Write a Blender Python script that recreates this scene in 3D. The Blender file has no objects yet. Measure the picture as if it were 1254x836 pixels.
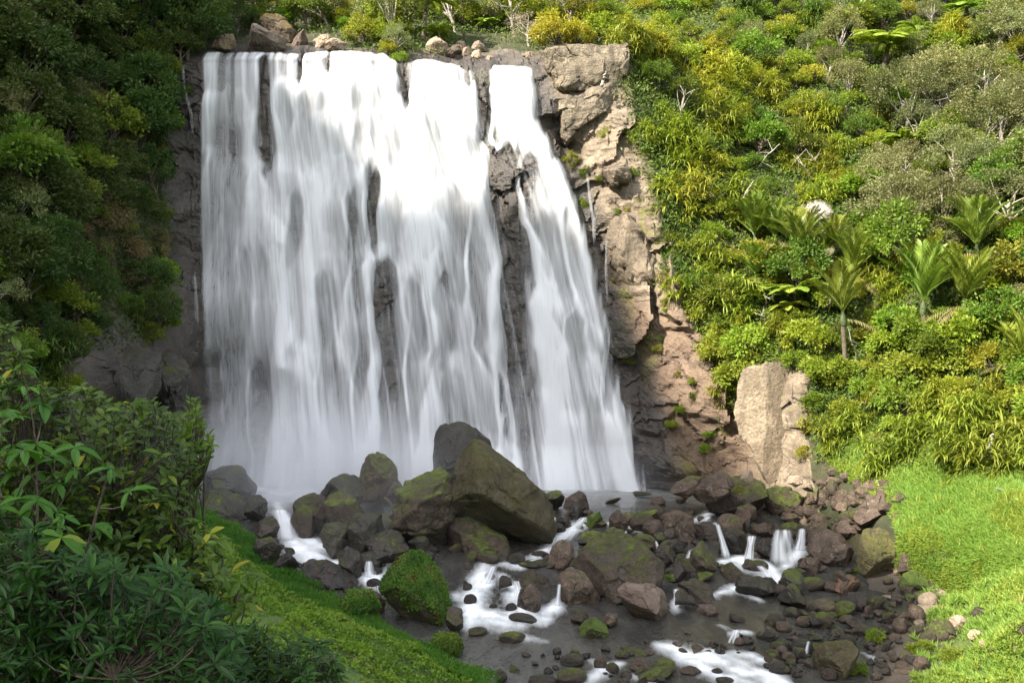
import bpy, bmesh, math, random
import numpy as np
from mathutils import Vector, Matrix

# ------------------------------------------------------------------ camera, light, exposure
sc = bpy.context.scene
COL = sc.collection
F = 1254.0                     # focal length in photo pixels (36 mm lens on a 36 mm sensor)
CAM_Z = 10.0
cam_d = bpy.data.cameras.new('camera'); cam_d.lens = 36; cam_d.sensor_width = 36
cam_d.clip_end = 2000; cam_d.clip_start = 0.05
cam = bpy.data.objects.new('camera', cam_d); COL.objects.link(cam)
cam.location = (0, 0, CAM_Z); cam.rotation_euler = (math.radians(90), 0, 0)
sc.camera = cam

SUN = np.array([-0.60, -0.46, 0.655]); SUN /= np.linalg.norm(SUN)
world = bpy.data.worlds.new('World'); sc.world = world; world.use_nodes = True
wn = world.node_tree; wn.nodes.clear()
wo = wn.nodes.new('ShaderNodeOutputWorld'); wb = wn.nodes.new('ShaderNodeBackground')
sky = wn.nodes.new('ShaderNodeTexSky'); sky.sky_type = 'NISHITA'; sky.sun_disc = False
sky.sun_elevation = math.asin(SUN[2]); sky.sun_rotation = math.atan2(SUN[0], SUN[1])
sky.air_density = 1.0; sky.dust_density = 2.0
wb.inputs['Strength'].default_value = 0.15
hsv = wn.nodes.new('ShaderNodeHueSaturation'); hsv.inputs['Saturation'].default_value = 0.28
wn.links.new(sky.outputs[0], hsv.inputs['Color']); wn.links.new(hsv.outputs[0], wb.inputs[0]); wn.links.new(wb.outputs[0], wo.inputs[0])
sun_d = bpy.data.lights.new('sun', 'SUN'); sun_d.energy = 3.9; sun_d.angle = math.radians(0.7)
sun_d.color = (1.0, 0.93, 0.80)
sun = bpy.data.objects.new('sun', sun_d); COL.objects.link(sun)
sun.rotation_euler = Vector(SUN).to_track_quat('Z', 'Y').to_euler()
sc.view_settings.view_transform = 'Standard'; sc.view_settings.look = 'None'
sc.view_settings.gamma = 1.0; sc.view_settings.use_curve_mapping = False
sc.view_settings.exposure = 1.95
cy = sc.cycles
cy.use_denoising = True
cy.max_bounces = 6; cy.diffuse_bounces = 3; cy.glossy_bounces = 2; cy.transmission_bounces = 3
cy.transparent_max_bounces = 16; cy.volume_bounces = 4
cy.caustics_reflective = False; cy.caustics_refractive = False
cy.sample_clamp_indirect = 6
cy.volume_step_rate = 2.0; cy.volume_max_steps = 128

rng = np.random.default_rng(7)
random.seed(7)

# ------------------------------------------------------------------ numeric helpers
def hash3(ix, iy, iz, seed):
    h = (ix.astype(np.int64) * 374761393 + iy.astype(np.int64) * 668265263 + iz.astype(np.int64) * 2147483647 + seed * 974711) & 0xFFFFFFFF
    h = ((h ^ (h >> 13)) * 1274126177) & 0xFFFFFFFF
    h = ((h ^ (h >> 16)) * 2246822519) & 0xFFFFFFFF
    return ((h ^ (h >> 15)) & 0xFFFFFF) / float(0xFFFFFF)

def vnoise(p, seed=0):
    i = np.floor(p).astype(np.int64); f = p - i
    f = f * f * f * (f * (f * 6 - 15) + 10)
    out = 0
    for dx in (0, 1):
        wx = f[:, 0] if dx else 1 - f[:, 0]
        for dy in (0, 1):
            wy = f[:, 1] if dy else 1 - f[:, 1]
            for dz in (0, 1):
                wz = f[:, 2] if dz else 1 - f[:, 2]
                out = out + wx * wy * wz * hash3(i[:, 0] + dx, i[:, 1] + dy, i[:, 2] + dz, seed)
    return out

def fbm(p, seed=0, octaves=4, gain=0.5):
    a, s, t = 1.0, 0.0, 0.0
    for o in range(octaves):
        s = s + a * (vnoise(p * 2 ** o + o * 17.3, seed + o) - 0.5) * 2; t += a; a *= gain
    return s / t

def ridged(p, seed=0, octaves=3):
    a, s, t = 1.0, 0.0, 0.0
    for o in range(octaves):
        s = s + a * (1 - np.abs(vnoise(p * 2 ** o + o * 11.7, seed + o) - 0.5) * 4); t += a; a *= 0.5
    return s / t

def cell3(p, seed, jit=0.9):
    """nearest jittered cell centre: (random value, offset from centre, second random)"""
    i = np.floor(p).astype(np.int64); best = np.full(len(p), 1e9); val = np.zeros(len(p)); off = np.zeros_like(p); v2 = np.zeros(len(p))
    for dx in (-1, 0, 1):
        for dy in (-1, 0, 1):
            for dz in (-1, 0, 1):
                a, b, c = i[:, 0] + dx, i[:, 1] + dy, i[:, 2] + dz
                q = np.stack([a + .5 + jit * (hash3(a, b, c, seed) - .5), b + .5 + jit * (hash3(a, b, c, seed + 1) - .5), c + .5 + jit * (hash3(a, b, c, seed + 2) - .5)], 1)
                d = ((p - q) ** 2).sum(1); m = d < best
                best = np.where(m, d, best); off = np.where(m[:, None], p - q, off)
                val = np.where(m, hash3(a, b, c, seed + 3), val); v2 = np.where(m, hash3(a, b, c, seed + 4), v2)
    return val, off, v2

def facets3(p, seed, slope=1.0):
    """blocky field: each cell its own tilted plane"""
    v, o, v2 = cell3(p, seed)
    a = v2 * 6.283; b = v * 6.283
    return (v - .5) + slope * (o[:, 0] * np.cos(a) + o[:, 2] * np.sin(a) * np.cos(b) + o[:, 1] * np.sin(b) * .5)

def n2(a, b, seed):
    sh = np.broadcast(a, b).shape
    a = np.broadcast_to(a, sh).ravel(); b = np.broadcast_to(b, sh).ravel()
    return vnoise(np.stack([a, b, np.full_like(a, 0.37)], 1), seed).reshape(sh)

def sstep(a, b, x):
    t = np.clip((x - a) / (b - a), 0, 1); return t * t * (3 - 2 * t)

def unit(v):
    return v / np.maximum(np.linalg.norm(v, axis=-1, keepdims=True), 1e-9)

def px(u, v, Y):
    return np.array([(u - 627) / F * Y, Y, CAM_Z - (v - 418) / F * Y])

# ------------------------------------------------------------------ mesh / object helpers
def np_mesh(name, V, Fc, mat=None, smooth=True, point_attr=None, face_attr=None):
    me = bpy.data.meshes.new(name)
    V = np.ascontiguousarray(V, dtype=np.float32); Fc = np.ascontiguousarray(Fc, dtype=np.int32)
    m, k = Fc.shape
    me.vertices.add(len(V)); me.vertices.foreach_set('co', V.ravel())
    me.loops.add(m * k); me.loops.foreach_set('vertex_index', Fc.ravel())
    me.polygons.add(m); me.polygons.foreach_set('loop_start', np.arange(0, m * k, k, dtype=np.int32))
    me.polygons.foreach_set('use_smooth', np.full(m, smooth, dtype=bool))
    me.update(calc_edges=True)
    for nm, arr in (point_attr or {}).items():
        me.attributes.new(nm, 'FLOAT', 'POINT').data.foreach_set('value', np.asarray(arr, dtype=np.float32).ravel())
    for nm, arr in (face_attr or {}).items():
        me.attributes.new(nm, 'FLOAT', 'FACE').data.foreach_set('value', np.asarray(arr, dtype=np.float32).ravel())
    if mat: me.materials.append(mat)
    return me

def link(name, me, parent=None, loc=None, rotz=0, scale=1):
    o = bpy.data.objects.new(name, me); COL.objects.link(o)
    if parent is not None: o.parent = parent
    if loc is not None: o.location = tuple(float(c) for c in loc)
    if rotz: o.rotation_euler = (0, 0, rotz)
    if scale != 1: o.scale = (scale,) * 3 if np.isscalar(scale) else scale
    return o

def tag(o, label=None, cat=None, group=None, kind=None):
    if label: o['label'] = label
    if cat: o['category'] = cat
    if group: o['group'] = group
    if kind: o['kind'] = kind
    return o

def grid_faces(nu, nv):
    i = np.arange(nu - 1)[:, None] * nv + np.arange(nv - 1)[None, :]
    i = i.ravel()
    return np.stack([i, i + nv, i + nv + 1, i + 1], 1)

_ico = {}
def ico(sub):
    if sub not in _ico:
        bm = bmesh.new(); bmesh.ops.create_icosphere(bm, subdivisions=sub, radius=1)
        bm.verts.ensure_lookup_table()
        V = np.array([v.co[:] for v in bm.verts]); Fc = np.array([[v.index for v in f.verts] for f in bm.faces]); bm.free()
        _ico[sub] = (unit(V), Fc)
    return _ico[sub]

def tube(paths, sides=6):
    """paths: list of (points Nx3, radii N). Returns V, quads of all tubes together."""
    Vs, Fs, off = [], [], 0
    for P, R in paths:
        P = np.asarray(P, float); R = np.asarray(R, float); n = len(P)
        T = unit(np.gradient(P, axis=0))
        ref = np.where(np.abs(T[:, 2:3]) > 0.9, np.array([[1.0, 0, 0]]), np.array([[0, 0, 1.0]]))
        A = unit(np.cross(T, ref)); B = np.cross(T, A)
        a = np.linspace(0, 2 * np.pi, sides, endpoint=False)
        ring = P[:, None] + R[:, None, None] * (np.cos(a)[None, :, None] * A[:, None] + np.sin(a)[None, :, None] * B[:, None])
        Vs.append(ring.reshape(-1, 3))
        i = np.arange(n - 1)[:, None] * sides; j = np.arange(sides)[None, :]; j2 = (j + 1) % sides
        Fs.append(np.stack([i + j, i + j2, i + sides + j2, i + sides + j], -1).reshape(-1, 4) + off)
        off += n * sides
    return np.concatenate(Vs), np.concatenate(Fs)

def leaves(pos, d, nrm, L, W, fold=0.12):
    """one pointed quad per leaf"""
    d = unit(d); side = unit(np.cross(d, nrm)); up = np.cross(side, d)
    L = np.broadcast_to(np.asarray(L, float), (len(pos),))[:, None]; W = np.broadcast_to(np.asarray(W, float), (len(pos),))[:, None]
    m = pos + d * L * 0.45
    V = np.stack([pos, m + side * W / 2 + up * W * fold, pos + d * L - up * L * 0.12, m - side * W / 2 + up * W * fold], 1).reshape(-1, 3)
    Fc = np.arange(len(pos) * 4).reshape(-1, 4)
    return V, Fc

def straps(pos, d, elev, L, W, droop, K=5):
    """arching strap leaves; d horizontal outward unit dirs"""
    n = len(pos); t = np.linspace(0, 1, K)[None, :]
    L = np.broadcast_to(L, (n,))[:, None]; W = np.broadcast_to(W, (n,))[:, None]; elev = np.broadcast_to(elev, (n,))[:, None]; droop = np.broadcast_to(droop, (n,))[:, None]
    ang = elev - droop * t ** 1.3
    seg = L / (K - 1)
    r = np.concatenate([np.zeros((n, 1)), np.cumsum(np.cos(ang[:, :-1]) * seg, 1)], 1)
    z = np.concatenate([np.zeros((n, 1)), np.cumsum(np.sin(ang[:, :-1]) * seg, 1)], 1)
    C = pos[:, None] + d[:, None] * r[..., None] + np.array([0, 0, 1.0]) * z[..., None]
    side = unit(np.cross(d, np.array([0, 0, 1.0])))[:, None]
    w = (W * np.array([0.6, 1, 0.9, 0.6, 0.08] if K == 5 else np.linspace(1, .1, K))[None, :])[..., None]
    V = np.stack([C - side * w / 2, C + side * w / 2], 2).reshape(-1, 3)
    i = np.arange(n)[:, None] * K * 2 + np.arange(K - 1)[None, :] * 2
    i = i.ravel()
    return V, np.stack([i, i + 1, i + 3, i + 2], 1)

def join(parts):
    Vs, Fs, off = [], [], 0
    for V, Fc in parts:
        Vs.append(V); Fs.append(Fc + off); off += len(V)
    return np.concatenate(Vs), np.concatenate(Fs)

# ------------------------------------------------------------------ materials
class NT:
    def __init__(s, name):
        s.m = bpy.data.materials.new(name); s.m.use_nodes = True; s.t = s.m.node_tree; s.t.nodes.clear()
        s.out = s.t.nodes.new('ShaderNodeOutputMaterial')
    def n(s, typ, ins=None, **kw):
        nd = s.t.nodes.new(typ)
        for k, v in kw.items(): setattr(nd, k, v)
        for k, v in (ins or {}).items():
            if isinstance(v, bpy.types.NodeSocket): s.t.links.new(v, nd.inputs[k])
            else: nd.inputs[k].default_value = v
        return nd
    def noise(s, vec, scale, detail=4, rough=0.55, dist=0.0):
        return s.n('ShaderNodeTexNoise', {'Vector': vec, 'Scale': scale, 'Detail': detail, 'Roughness': rough, 'Distortion': dist}).outputs[0]
    def ramp(s, fac, stops, interp='LINEAR'):
        r = s.n('ShaderNodeValToRGB', {'Fac': fac}); cr = r.color_ramp; cr.interpolation = interp
        while len(cr.elements) < len(stops): cr.elements.new(0.5)
        for e, (p, c) in zip(cr.elements, stops):
            e.position = p; e.color = c if len(c) == 4 else (*c, 1)
        return r.outputs[0]
    def mix(s, f, a, b, blend='MIX'):
        nd = s.n('ShaderNodeMix', data_type='RGBA', blend_type=blend)
        for k, v in ((0, f), (6, a), (7, b)):
            if isinstance(v, bpy.types.NodeSocket): s.t.links.new(v, nd.inputs[k])
            else: nd.inputs[k].default_value = v if k == 0 else ((*v, 1) if len(v) == 3 else v)
        return nd.outputs[2]
    def math(s, op, a, b=0.0, c=None, clamp=False):
        nd = s.n('ShaderNodeMath', operation=op, use_clamp=clamp)
        for k, v in ((0, a), (1, b), (2, c)):
            if v is None: continue
            if isinstance(v, bpy.types.NodeSocket): s.t.links.new(v, nd.inputs[k])
            else: nd.inputs[k].default_value = v
        return nd.outputs[0]
    def attr(s, name): return s.n('ShaderNodeAttribute', attribute_name=name).outputs['Fac']
    def end(s, shader, disp=None, vol=None):
        if shader is not None: s.t.links.new(shader, s.out.inputs[0])
        if vol is not None: s.t.links.new(vol, s.out.inputs['Volume'])
        return s.m

def leaf_mat(name, c1, c2, c3=None, rough=0.55, spec=0.35, transl=0.4, bright_var=0.5):
    """c1..c2 per leaf, c3 the odd dry leaf; each copy also varies a little as a whole"""
    k = NT(name)
    r = k.attr('rnd'); oi = k.n('ShaderNodeObjectInfo').outputs['Random']
    col = k.mix(k.math('POWER', r, 1.5), c1, c2)
    if c3: col = k.mix(k.ramp(r, [(0.90, (0, 0, 0)), (0.93, (1, 1, 1))]), col, c3)
    val = k.math('MULTIPLY_ADD', oi, bright_var, 1 - bright_var / 2)
    hue = k.math('MULTIPLY_ADD', k.math('FRACT', k.math('MULTIPLY', oi, 7.31)), 0.05, 0.475)
    hs = k.n('ShaderNodeHueSaturation', {'Hue': hue, 'Saturation': 1.0, 'Value': val, 'Color': col}).outputs[0]
    p = k.n('ShaderNodeBsdfPrincipled', {'Base Color': hs, 'Roughness': rough, 'Specular IOR Level': spec})
    t = k.n('ShaderNodeBsdfTranslucent', {'Color': k.mix(0.5, hs, k.mix(1.0, hs, (1.0, 1.0, 0.4), 'MULTIPLY'))})
    return k.end(k.n('ShaderNodeMixShader', {0: transl, 1: p.outputs[0], 2: t.outputs[0]}).outputs[0])

def rock_mat(name, c1, c2, c3, moss=0.0, moss1=(0.055, 0.07, 0.016), moss2=(0.14, 0.165, 0.03), rough=0.75, scale=1.0, strata=0.0, up=0.5, bump=0.85, lichen=0.0, cracks=1.0, stain=0.0):
    k = NT(name)
    tc = k.n('ShaderNodeTexCoord').outputs['Object']; geo = k.n('ShaderNodeNewGeometry')
    oi = k.n('ShaderNodeObjectInfo'); rn = oi.outputs['Random']
    vec = k.n('ShaderNodeVectorMath', {0: tc, 1: oi.outputs['Location']}, operation='ADD').outputs[0]
    big = k.noise(vec, 0.55 * scale, 5, 0.6, 0.4); mid = k.noise(vec, 2.3 * scale, 6, 0.65, 0.2); fine = k.noise(vec, 11 * scale, 5, 0.7)
    col = k.mix(k.ramp(big, [(0.35, (0, 0, 0)), (0.65, (1, 1, 1))]), c1, c2)
    col = k.mix(k.ramp(mid, [(0.45, (0, 0, 0)), (0.72, (1, 1, 1))]), col, c3)
    col = k.mix(0.8, col, k.ramp(fine, [(0.3, (0.25, 0.25, 0.25)), (0.7, (0.8, 0.8, 0.8))]), 'OVERLAY')
    if lichen:
        v = k.noise(vec, 4.5 * scale, 3, 0.5)
        col = k.mix(k.math('MULTIPLY', k.ramp(v, [(0.6, (0, 0, 0)), (0.68, (1, 1, 1))]), lichen), col, (0.33, 0.31, 0.25))
    vor = k.n('ShaderNodeTexVoronoi', {'Vector': k.n('ShaderNodeVectorMath', {0: vec, 1: k.n('ShaderNodeTexNoise', {'Vector': vec, 'Scale': 1.5 * scale}).outputs['Color']}, operation='ADD').outputs[0], 'Scale': 0.75 * scale}, feature='DISTANCE_TO_EDGE').outputs[0]
    crack = k.ramp(vor, [(0.0, (0, 0, 0)), (0.035, (1, 1, 1))])
    crackmask = k.math('MULTIPLY', k.math('SUBTRACT', 1.0, crack), k.ramp(k.noise(vec, 0.9 * scale, 3), [(0.5, (0, 0, 0)), (0.62, (cracks, cracks, cracks))]))
    col = k.mix(k.math('MULTIPLY', crackmask, 0.7), col, tuple(c * 0.25 for c in c1))
    h = k.math('ADD', k.math('MULTIPLY', mid, 0.8), k.math('MULTIPLY', fine, 0.35))
    h = k.math('SUBTRACT', h, k.math('MULTIPLY', crackmask, 0.5))
    if strata:
        sx = k.n('ShaderNodeSeparateXYZ', {0: vec})
        zz = k.math('ADD', k.math('MULTIPLY', sx.outputs[2], 1.6), k.math('MULTIPLY', big, 2.2))
        st = k.noise(k.n('ShaderNodeCombineXYZ', {0: k.math('MULTIPLY', sx.outputs[0], 0.15), 2: zz}).outputs[0], 1.6, 5, 0.7)
        h = k.math('ADD', h, k.math('MULTIPLY', st, strata))
        col = k.mix(k.math('MULTIPLY', k.ramp(st, [(0.38, (1, 1, 1)), (0.47, (0, 0, 0))]), 0.5), col, tuple(c * 0.35 for c in c1))
    if stain:
        sv = k.noise(k.n('ShaderNodeMapping', {0: vec, 3: (1.3, 1.3, .28)}).outputs[0], .9 * scale, 5, .65, .6)
        col = k.mix(k.math('MULTIPLY', k.ramp(sv, [(.48, (0, 0, 0)), (.62, (1, 1, 1))]), stain), col, (.055, .046, .036))
    rough_s = rough
    if moss > 0:
        nz = k.n('ShaderNodeSeparateXYZ', {0: geo.outputs['Normal']}).outputs[2]
        mm = k.math('ADD', k.math('MULTIPLY', nz, up), k.math('MULTIPLY', k.math('SUBTRACT', big, 0.5), 1.5))
        mm = k.math('ADD', mm, k.math('MULTIPLY', k.math('SUBTRACT', mid, 0.5), 1.1))
        mm = k.math('ADD', mm, k.math('MULTIPLY', k.math('SUBTRACT', fine, 0.5), 0.5))
        mm = k.math('ADD', mm, moss - 0.55 + 0.0)
        mm = k.math('ADD', mm, k.math('MULTIPLY', k.math('SUBTRACT', rn, 0.5), 0.25))
        mf = k.ramp(mm, [(0.0, (0, 0, 0)), (0.10, (.25, .25, .25)), (0.36, (1, 1, 1))])
        mc = k.mix(k.ramp(k.noise(vec, 3.1 * scale, 4), [(0.35, (0, 0, 0)), (0.65, (1, 1, 1))]), moss1, moss2)
        mc = k.mix(0.6, mc, k.ramp(k.noise(vec, 24 * scale, 3, 0.7), [(0.3, (0.15, 0.15, 0.15)), (0.7, (0.85, 0.85, 0.85))]), 'OVERLAY')
        col = k.mix(mf, col, mc)
        h = k.math('ADD', h, k.math('MULTIPLY', mf, k.math('MULTIPLY_ADD', k.noise(vec, 30 * scale, 3, 0.7), 0.5, 0.15)))
        rough_s = k.math('MULTIPLY_ADD', mf, 0.95 - rough, rough)
    col = k.mix(1.0, col, k.n('ShaderNodeCombineColor', {0: k.math('MULTIPLY_ADD', rn, 0.5, 0.75), 1: k.math('MULTIPLY_ADD', rn, 0.5, 0.75), 2: k.math('MULTIPLY_ADD', rn, 0.45, 0.77)}).outputs[0], 'MULTIPLY')
    b = k.n('ShaderNodeBump', {'Height': h, 'Strength': bump, 'Distance': 0.22 / scale})
    p = k.n('ShaderNodeBsdfPrincipled', {'Base Color': col, 'Roughness': rough_s, 'Specular IOR Level': 0.4, 'Normal': b.outputs[0]})
    return k.end(p.outputs[0])

M = {}
M['rock_brown'] = rock_mat('brown_rock', (0.068, 0.046, 0.032), (0.125, 0.085, 0.061), (0.036, 0.027, 0.021), moss=0.05, rough=0.6, lichen=0.3)
M['rock_mossy'] = rock_mat('mossy_rock', (0.058, 0.042, 0.03), (0.098, 0.071, 0.05), (0.033, 0.025, 0.02), moss=0.34, rough=0.6)
M['rock_olive'] = rock_mat('olive_moss_rock', (0.065, 0.055, 0.03), (0.10, 0.08, 0.04), (0.045, 0.038, 0.022), moss=0.42, up=0.3, moss1=(0.055, 0.06, 0.016), moss2=(0.12, 0.105, 0.03), rough=0.8)
M['rock_wet'] = rock_mat('wet_dark_rock', (0.030, 0.025, 0.020), (0.058, 0.045, 0.035), (0.018, 0.015, 0.013), moss=0.08, rough=0.35, bump=0.8)
M['rock_grey'] = rock_mat('grey_wet_rock', (0.038, 0.034, 0.029), (0.068, 0.060, 0.048), (0.025, 0.023, 0.019), moss=0.2, rough=0.45)
M['rock_tan'] = rock_mat('tan_dry_rock', (0.22, 0.165, 0.115), (0.30, 0.23, 0.165), (0.15, 0.11, 0.078), moss=0.0, rough=0.85, bump=0.7, lichen=0.2)
M['rock_cliff'] = rock_mat('tan_cliff_rock', (0.20, 0.160, 0.110), (0.29, 0.238, 0.168), (0.12, 0.094, 0.065), moss=0.06, rough=0.85, scale=0.7, strata=0.9, bump=0.9, stain=.55)
M['rock_slab'] = rock_mat('smooth_tan_slab', (0.165, 0.127, 0.086), (0.25, 0.196, 0.136), (0.125, 0.093, 0.062), moss=0.0, rough=0.85, scale=0.55, bump=0.7, cracks=0.15, stain=.45)
M['rock_brickbrown'] = rock_mat('red_brown_cliff_rock', (0.125, 0.083, 0.055), (0.19, 0.13, 0.085), (0.07, 0.048, 0.034), moss=0.05, rough=0.8, scale=0.6, strata=0.5, bump=0.9, stain=.6)
M['rock_green'] = rock_mat('bright_moss_boulder', (0.06, 0.05, 0.03), (0.09, 0.07, 0.045), (0.04, 0.03, 0.02), moss=0.75, up=0.4, moss1=(0.05, 0.085, 0.014), moss2=(0.115, 0.15, 0.027), rough=0.9)
M['rock_gold'] = rock_mat('gold_moss_rock', (0.16, 0.12, 0.08), (0.2, 0.15, 0.1), (0.1, 0.075, 0.05), moss=0.7, up=0.4, moss1=(0.10, 0.075, 0.01), moss2=(0.20, 0.13, 0.015), rough=0.9)
M['bark'] = rock_mat('bark', (0.07, 0.052, 0.038), (0.12, 0.095, 0.07), (0.045, 0.035, 0.028), rough=0.9, scale=3)
M['bark_pale'] = rock_mat('pale_bark', (0.30, 0.26, 0.21), (0.42, 0.38, 0.33), (0.2, 0.17, 0.13), rough=0.9, scale=3)
M['driftwood'] = rock_mat('bleached_wood', (0.45, 0.40, 0.34), (0.55, 0.5, 0.44), (0.33, 0.28, 0.23), rough=0.9, scale=3)
M['stem_green'] = rock_mat('green_stem', (0.05, 0.075, 0.02), (0.07, 0.10, 0.03), (0.05, 0.04, 0.02), rough=0.6, scale=3)

M['leaf_bright'] = leaf_mat('bright_leaf', (0.16, 0.24, 0.022), (0.31, 0.37, 0.04), (0.28, 0.24, 0.06), transl=0.45)
M['leaf_yellow'] = leaf_mat('yellow_green_leaf', (0.22, 0.25, 0.024), (0.39, 0.38, 0.05), (0.30, 0.22, 0.06), transl=0.45)
M['leaf_mid'] = leaf_mat('mid_green_leaf', (0.10, 0.165, 0.02), (0.21, 0.27, 0.032), (0.20, 0.17, 0.05), transl=.42)
M['leaf_dark'] = leaf_mat('deep_green_leaf', (0.04, 0.075, 0.016), (0.09, 0.13, 0.028), (0.13, 0.12, 0.04), transl=0.4)  # left slope foliage, its shade partly put into the leaf colour
M['leaf_olive'] = leaf_mat('grey_olive_leaf', (0.14, 0.16, 0.055), (0.27, 0.27, 0.115), (0.30, 0.27, 0.18), transl=0.3)
M['leaf_brown'] = leaf_mat('dry_brown_leaf', (0.15, 0.115, 0.05), (0.24, 0.19, 0.08), (0.10, 0.13, 0.03), transl=0.3)
M['leaf_twig'] = leaf_mat('bleached_twig_leaf', (0.30, 0.25, 0.18), (0.40, 0.34, 0.26), (0.16, 0.18, 0.07), transl=0.15)
M['strap'] = leaf_mat('strap_leaf', (0.20, 0.25, 0.024), (0.40, 0.41, 0.06), (0.30, 0.22, 0.07), rough=0.45, transl=0.42)
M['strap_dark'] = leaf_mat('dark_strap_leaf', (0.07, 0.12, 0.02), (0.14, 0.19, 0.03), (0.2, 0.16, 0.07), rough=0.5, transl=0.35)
M['fern'] = leaf_mat('fern_leaf', (0.20, 0.29, 0.03), (0.32, 0.38, 0.05), None, transl=0.45, bright_var=0.35)
M['nikau'] = leaf_mat('nikau_leaf', (0.10, 0.16, 0.018), (0.27, 0.31, 0.045), (0.33, 0.29, 0.07), rough=0.4, transl=0.35, bright_var=0.35)
M['fg_glossy'] = leaf_mat('glossy_dark_leaf', (0.018, 0.052, 0.006), (0.10, 0.20, 0.014), (0.17, 0.21, 0.02), rough=0.42, spec=0.3, transl=0.35, bright_var=0.2)  # dark end lowered to paint in deep shadow within the bush
M['fg_finger'] = leaf_mat('five_finger_leaf', (0.055, 0.13, 0.012), (0.13, 0.23, 0.02), (0.24, 0.27, 0.03), rough=0.42, spec=0.3, transl=0.4, bright_var=0.2)
M['fg_narrow'] = leaf_mat('narrow_dark_leaf', (0.015, 0.042, 0.005), (0.055, 0.12, 0.011), (0.13, 0.18, 0.02), rough=0.45, spec=0.28, transl=0.35, bright_var=0.2)  # leaf colour lowered too, for shadow low in the bush
M['fg_yellow'] = leaf_mat('yellowing_leaf', (0.30, 0.28, 0.02), (0.42, 0.33, 0.03), (0.35, 0.12, 0.02), rough=0.4, transl=0.4, bright_var=0.2)
M['cover'] = leaf_mat('ground_cover_leaf', (0.075, 0.18, 0.016), (0.19, 0.34, 0.03), (0.20, 0.20, 0.05), transl=0.4, bright_var=0)
M['moss_leaf'] = leaf_mat('moss_leaf', (0.07, 0.13, 0.016), (0.17, 0.25, 0.03), (0.16, 0.12, 0.04), transl=0.35, bright_var=0)
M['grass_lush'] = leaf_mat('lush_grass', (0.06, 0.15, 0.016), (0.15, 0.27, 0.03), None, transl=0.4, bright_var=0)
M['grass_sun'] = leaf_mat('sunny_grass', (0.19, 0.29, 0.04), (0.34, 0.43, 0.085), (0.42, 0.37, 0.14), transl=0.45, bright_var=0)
M['herb_sun'] = leaf_mat('sunny_herb_leaf', (0.20, 0.25, 0.03), (0.34, 0.37, 0.05), (0.36, 0.27, 0.07), transl=0.4, bright_var=0)
M['under'] = leaf_mat('undergrowth_leaf', (0.07, 0.11, 0.015), (0.18, 0.22, 0.03), (0.26, 0.2, 0.07), transl=0.35, bright_var=0)  # darkened so the gaps between plants look deep in shade
M['under_dark'] = leaf_mat('dark_undergrowth_leaf', (0.04, 0.068, 0.015), (0.08, 0.115, 0.025), (0.14, 0.115, 0.045), transl=0.35, bright_var=0)  # shaded copy of the undergrowth, darkened for the left slope
# ------------------------------------------------------------------ terrain functions
def zw(y):
    return np.interp(y, [15, 30, 37.2, 40, 43, 46, 48.5, 50.7, 54, 58, 62, 66, 90], [-3.3, -2.9, -2.45, -2.2, -1.9, -1.7, -1.55, -1.0, -0.75, -0.3, -0.05, 0, 0])

def bank_x(y): return np.interp(y, [30, 37, 41, 45, 52, 60, 70], [14.2, 14.8, 16.6, 18.6, 19.6, 18.6, 18])

def ground(x, y):
    x = np.asarray(x, float); y = np.asarray(y, float)
    w = zw(y)
    wob = 0.8 * np.sin(y * 0.55 + 1.0) + 0.5 * np.sin(y * 1.3)
    dl = (x + 0.8) * -0.773 + (y - 37) * -0.634
    t = (x + 0.8) * -0.634 + (y - 37) * 0.773
    ze = np.interp(t, [-25, -12, 0, 14, 27, 45], [-3.2, -3.0, -2.45, -1.2, 1.0, 1.6])
    hump = 0.35 * np.sin(t * 0.45 + 0.6) * sstep(1, 5, dl)
    left = np.where(dl > 0, ze + 0.40 * dl + hump, ze + 1.1 * dl)
    left = np.minimum(left, 6.4 + 0.03 * np.maximum(dl, 0))
    xe = bank_x(y) + 0.5 * wob
    dr = x - xe
    right = np.where(dr > 0, w + 0.25 + 0.10 * np.minimum(dr, 1.5) + 0.72 * np.maximum(0, dr - 1.5), w + 0.25 + 0.16 * dr)
    right = np.minimum(right, 14 + 0.05 * dr)
    bed = w - 0.55
    g = np.maximum(np.maximum(bed, left), right)
    p = np.stack([x.ravel() * 0.35, y.ravel() * 0.35, np.zeros(x.size)], 1)
    nz = fbm(p, 5, 4).reshape(x.shape)
    return g + 0.28 * nz

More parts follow.
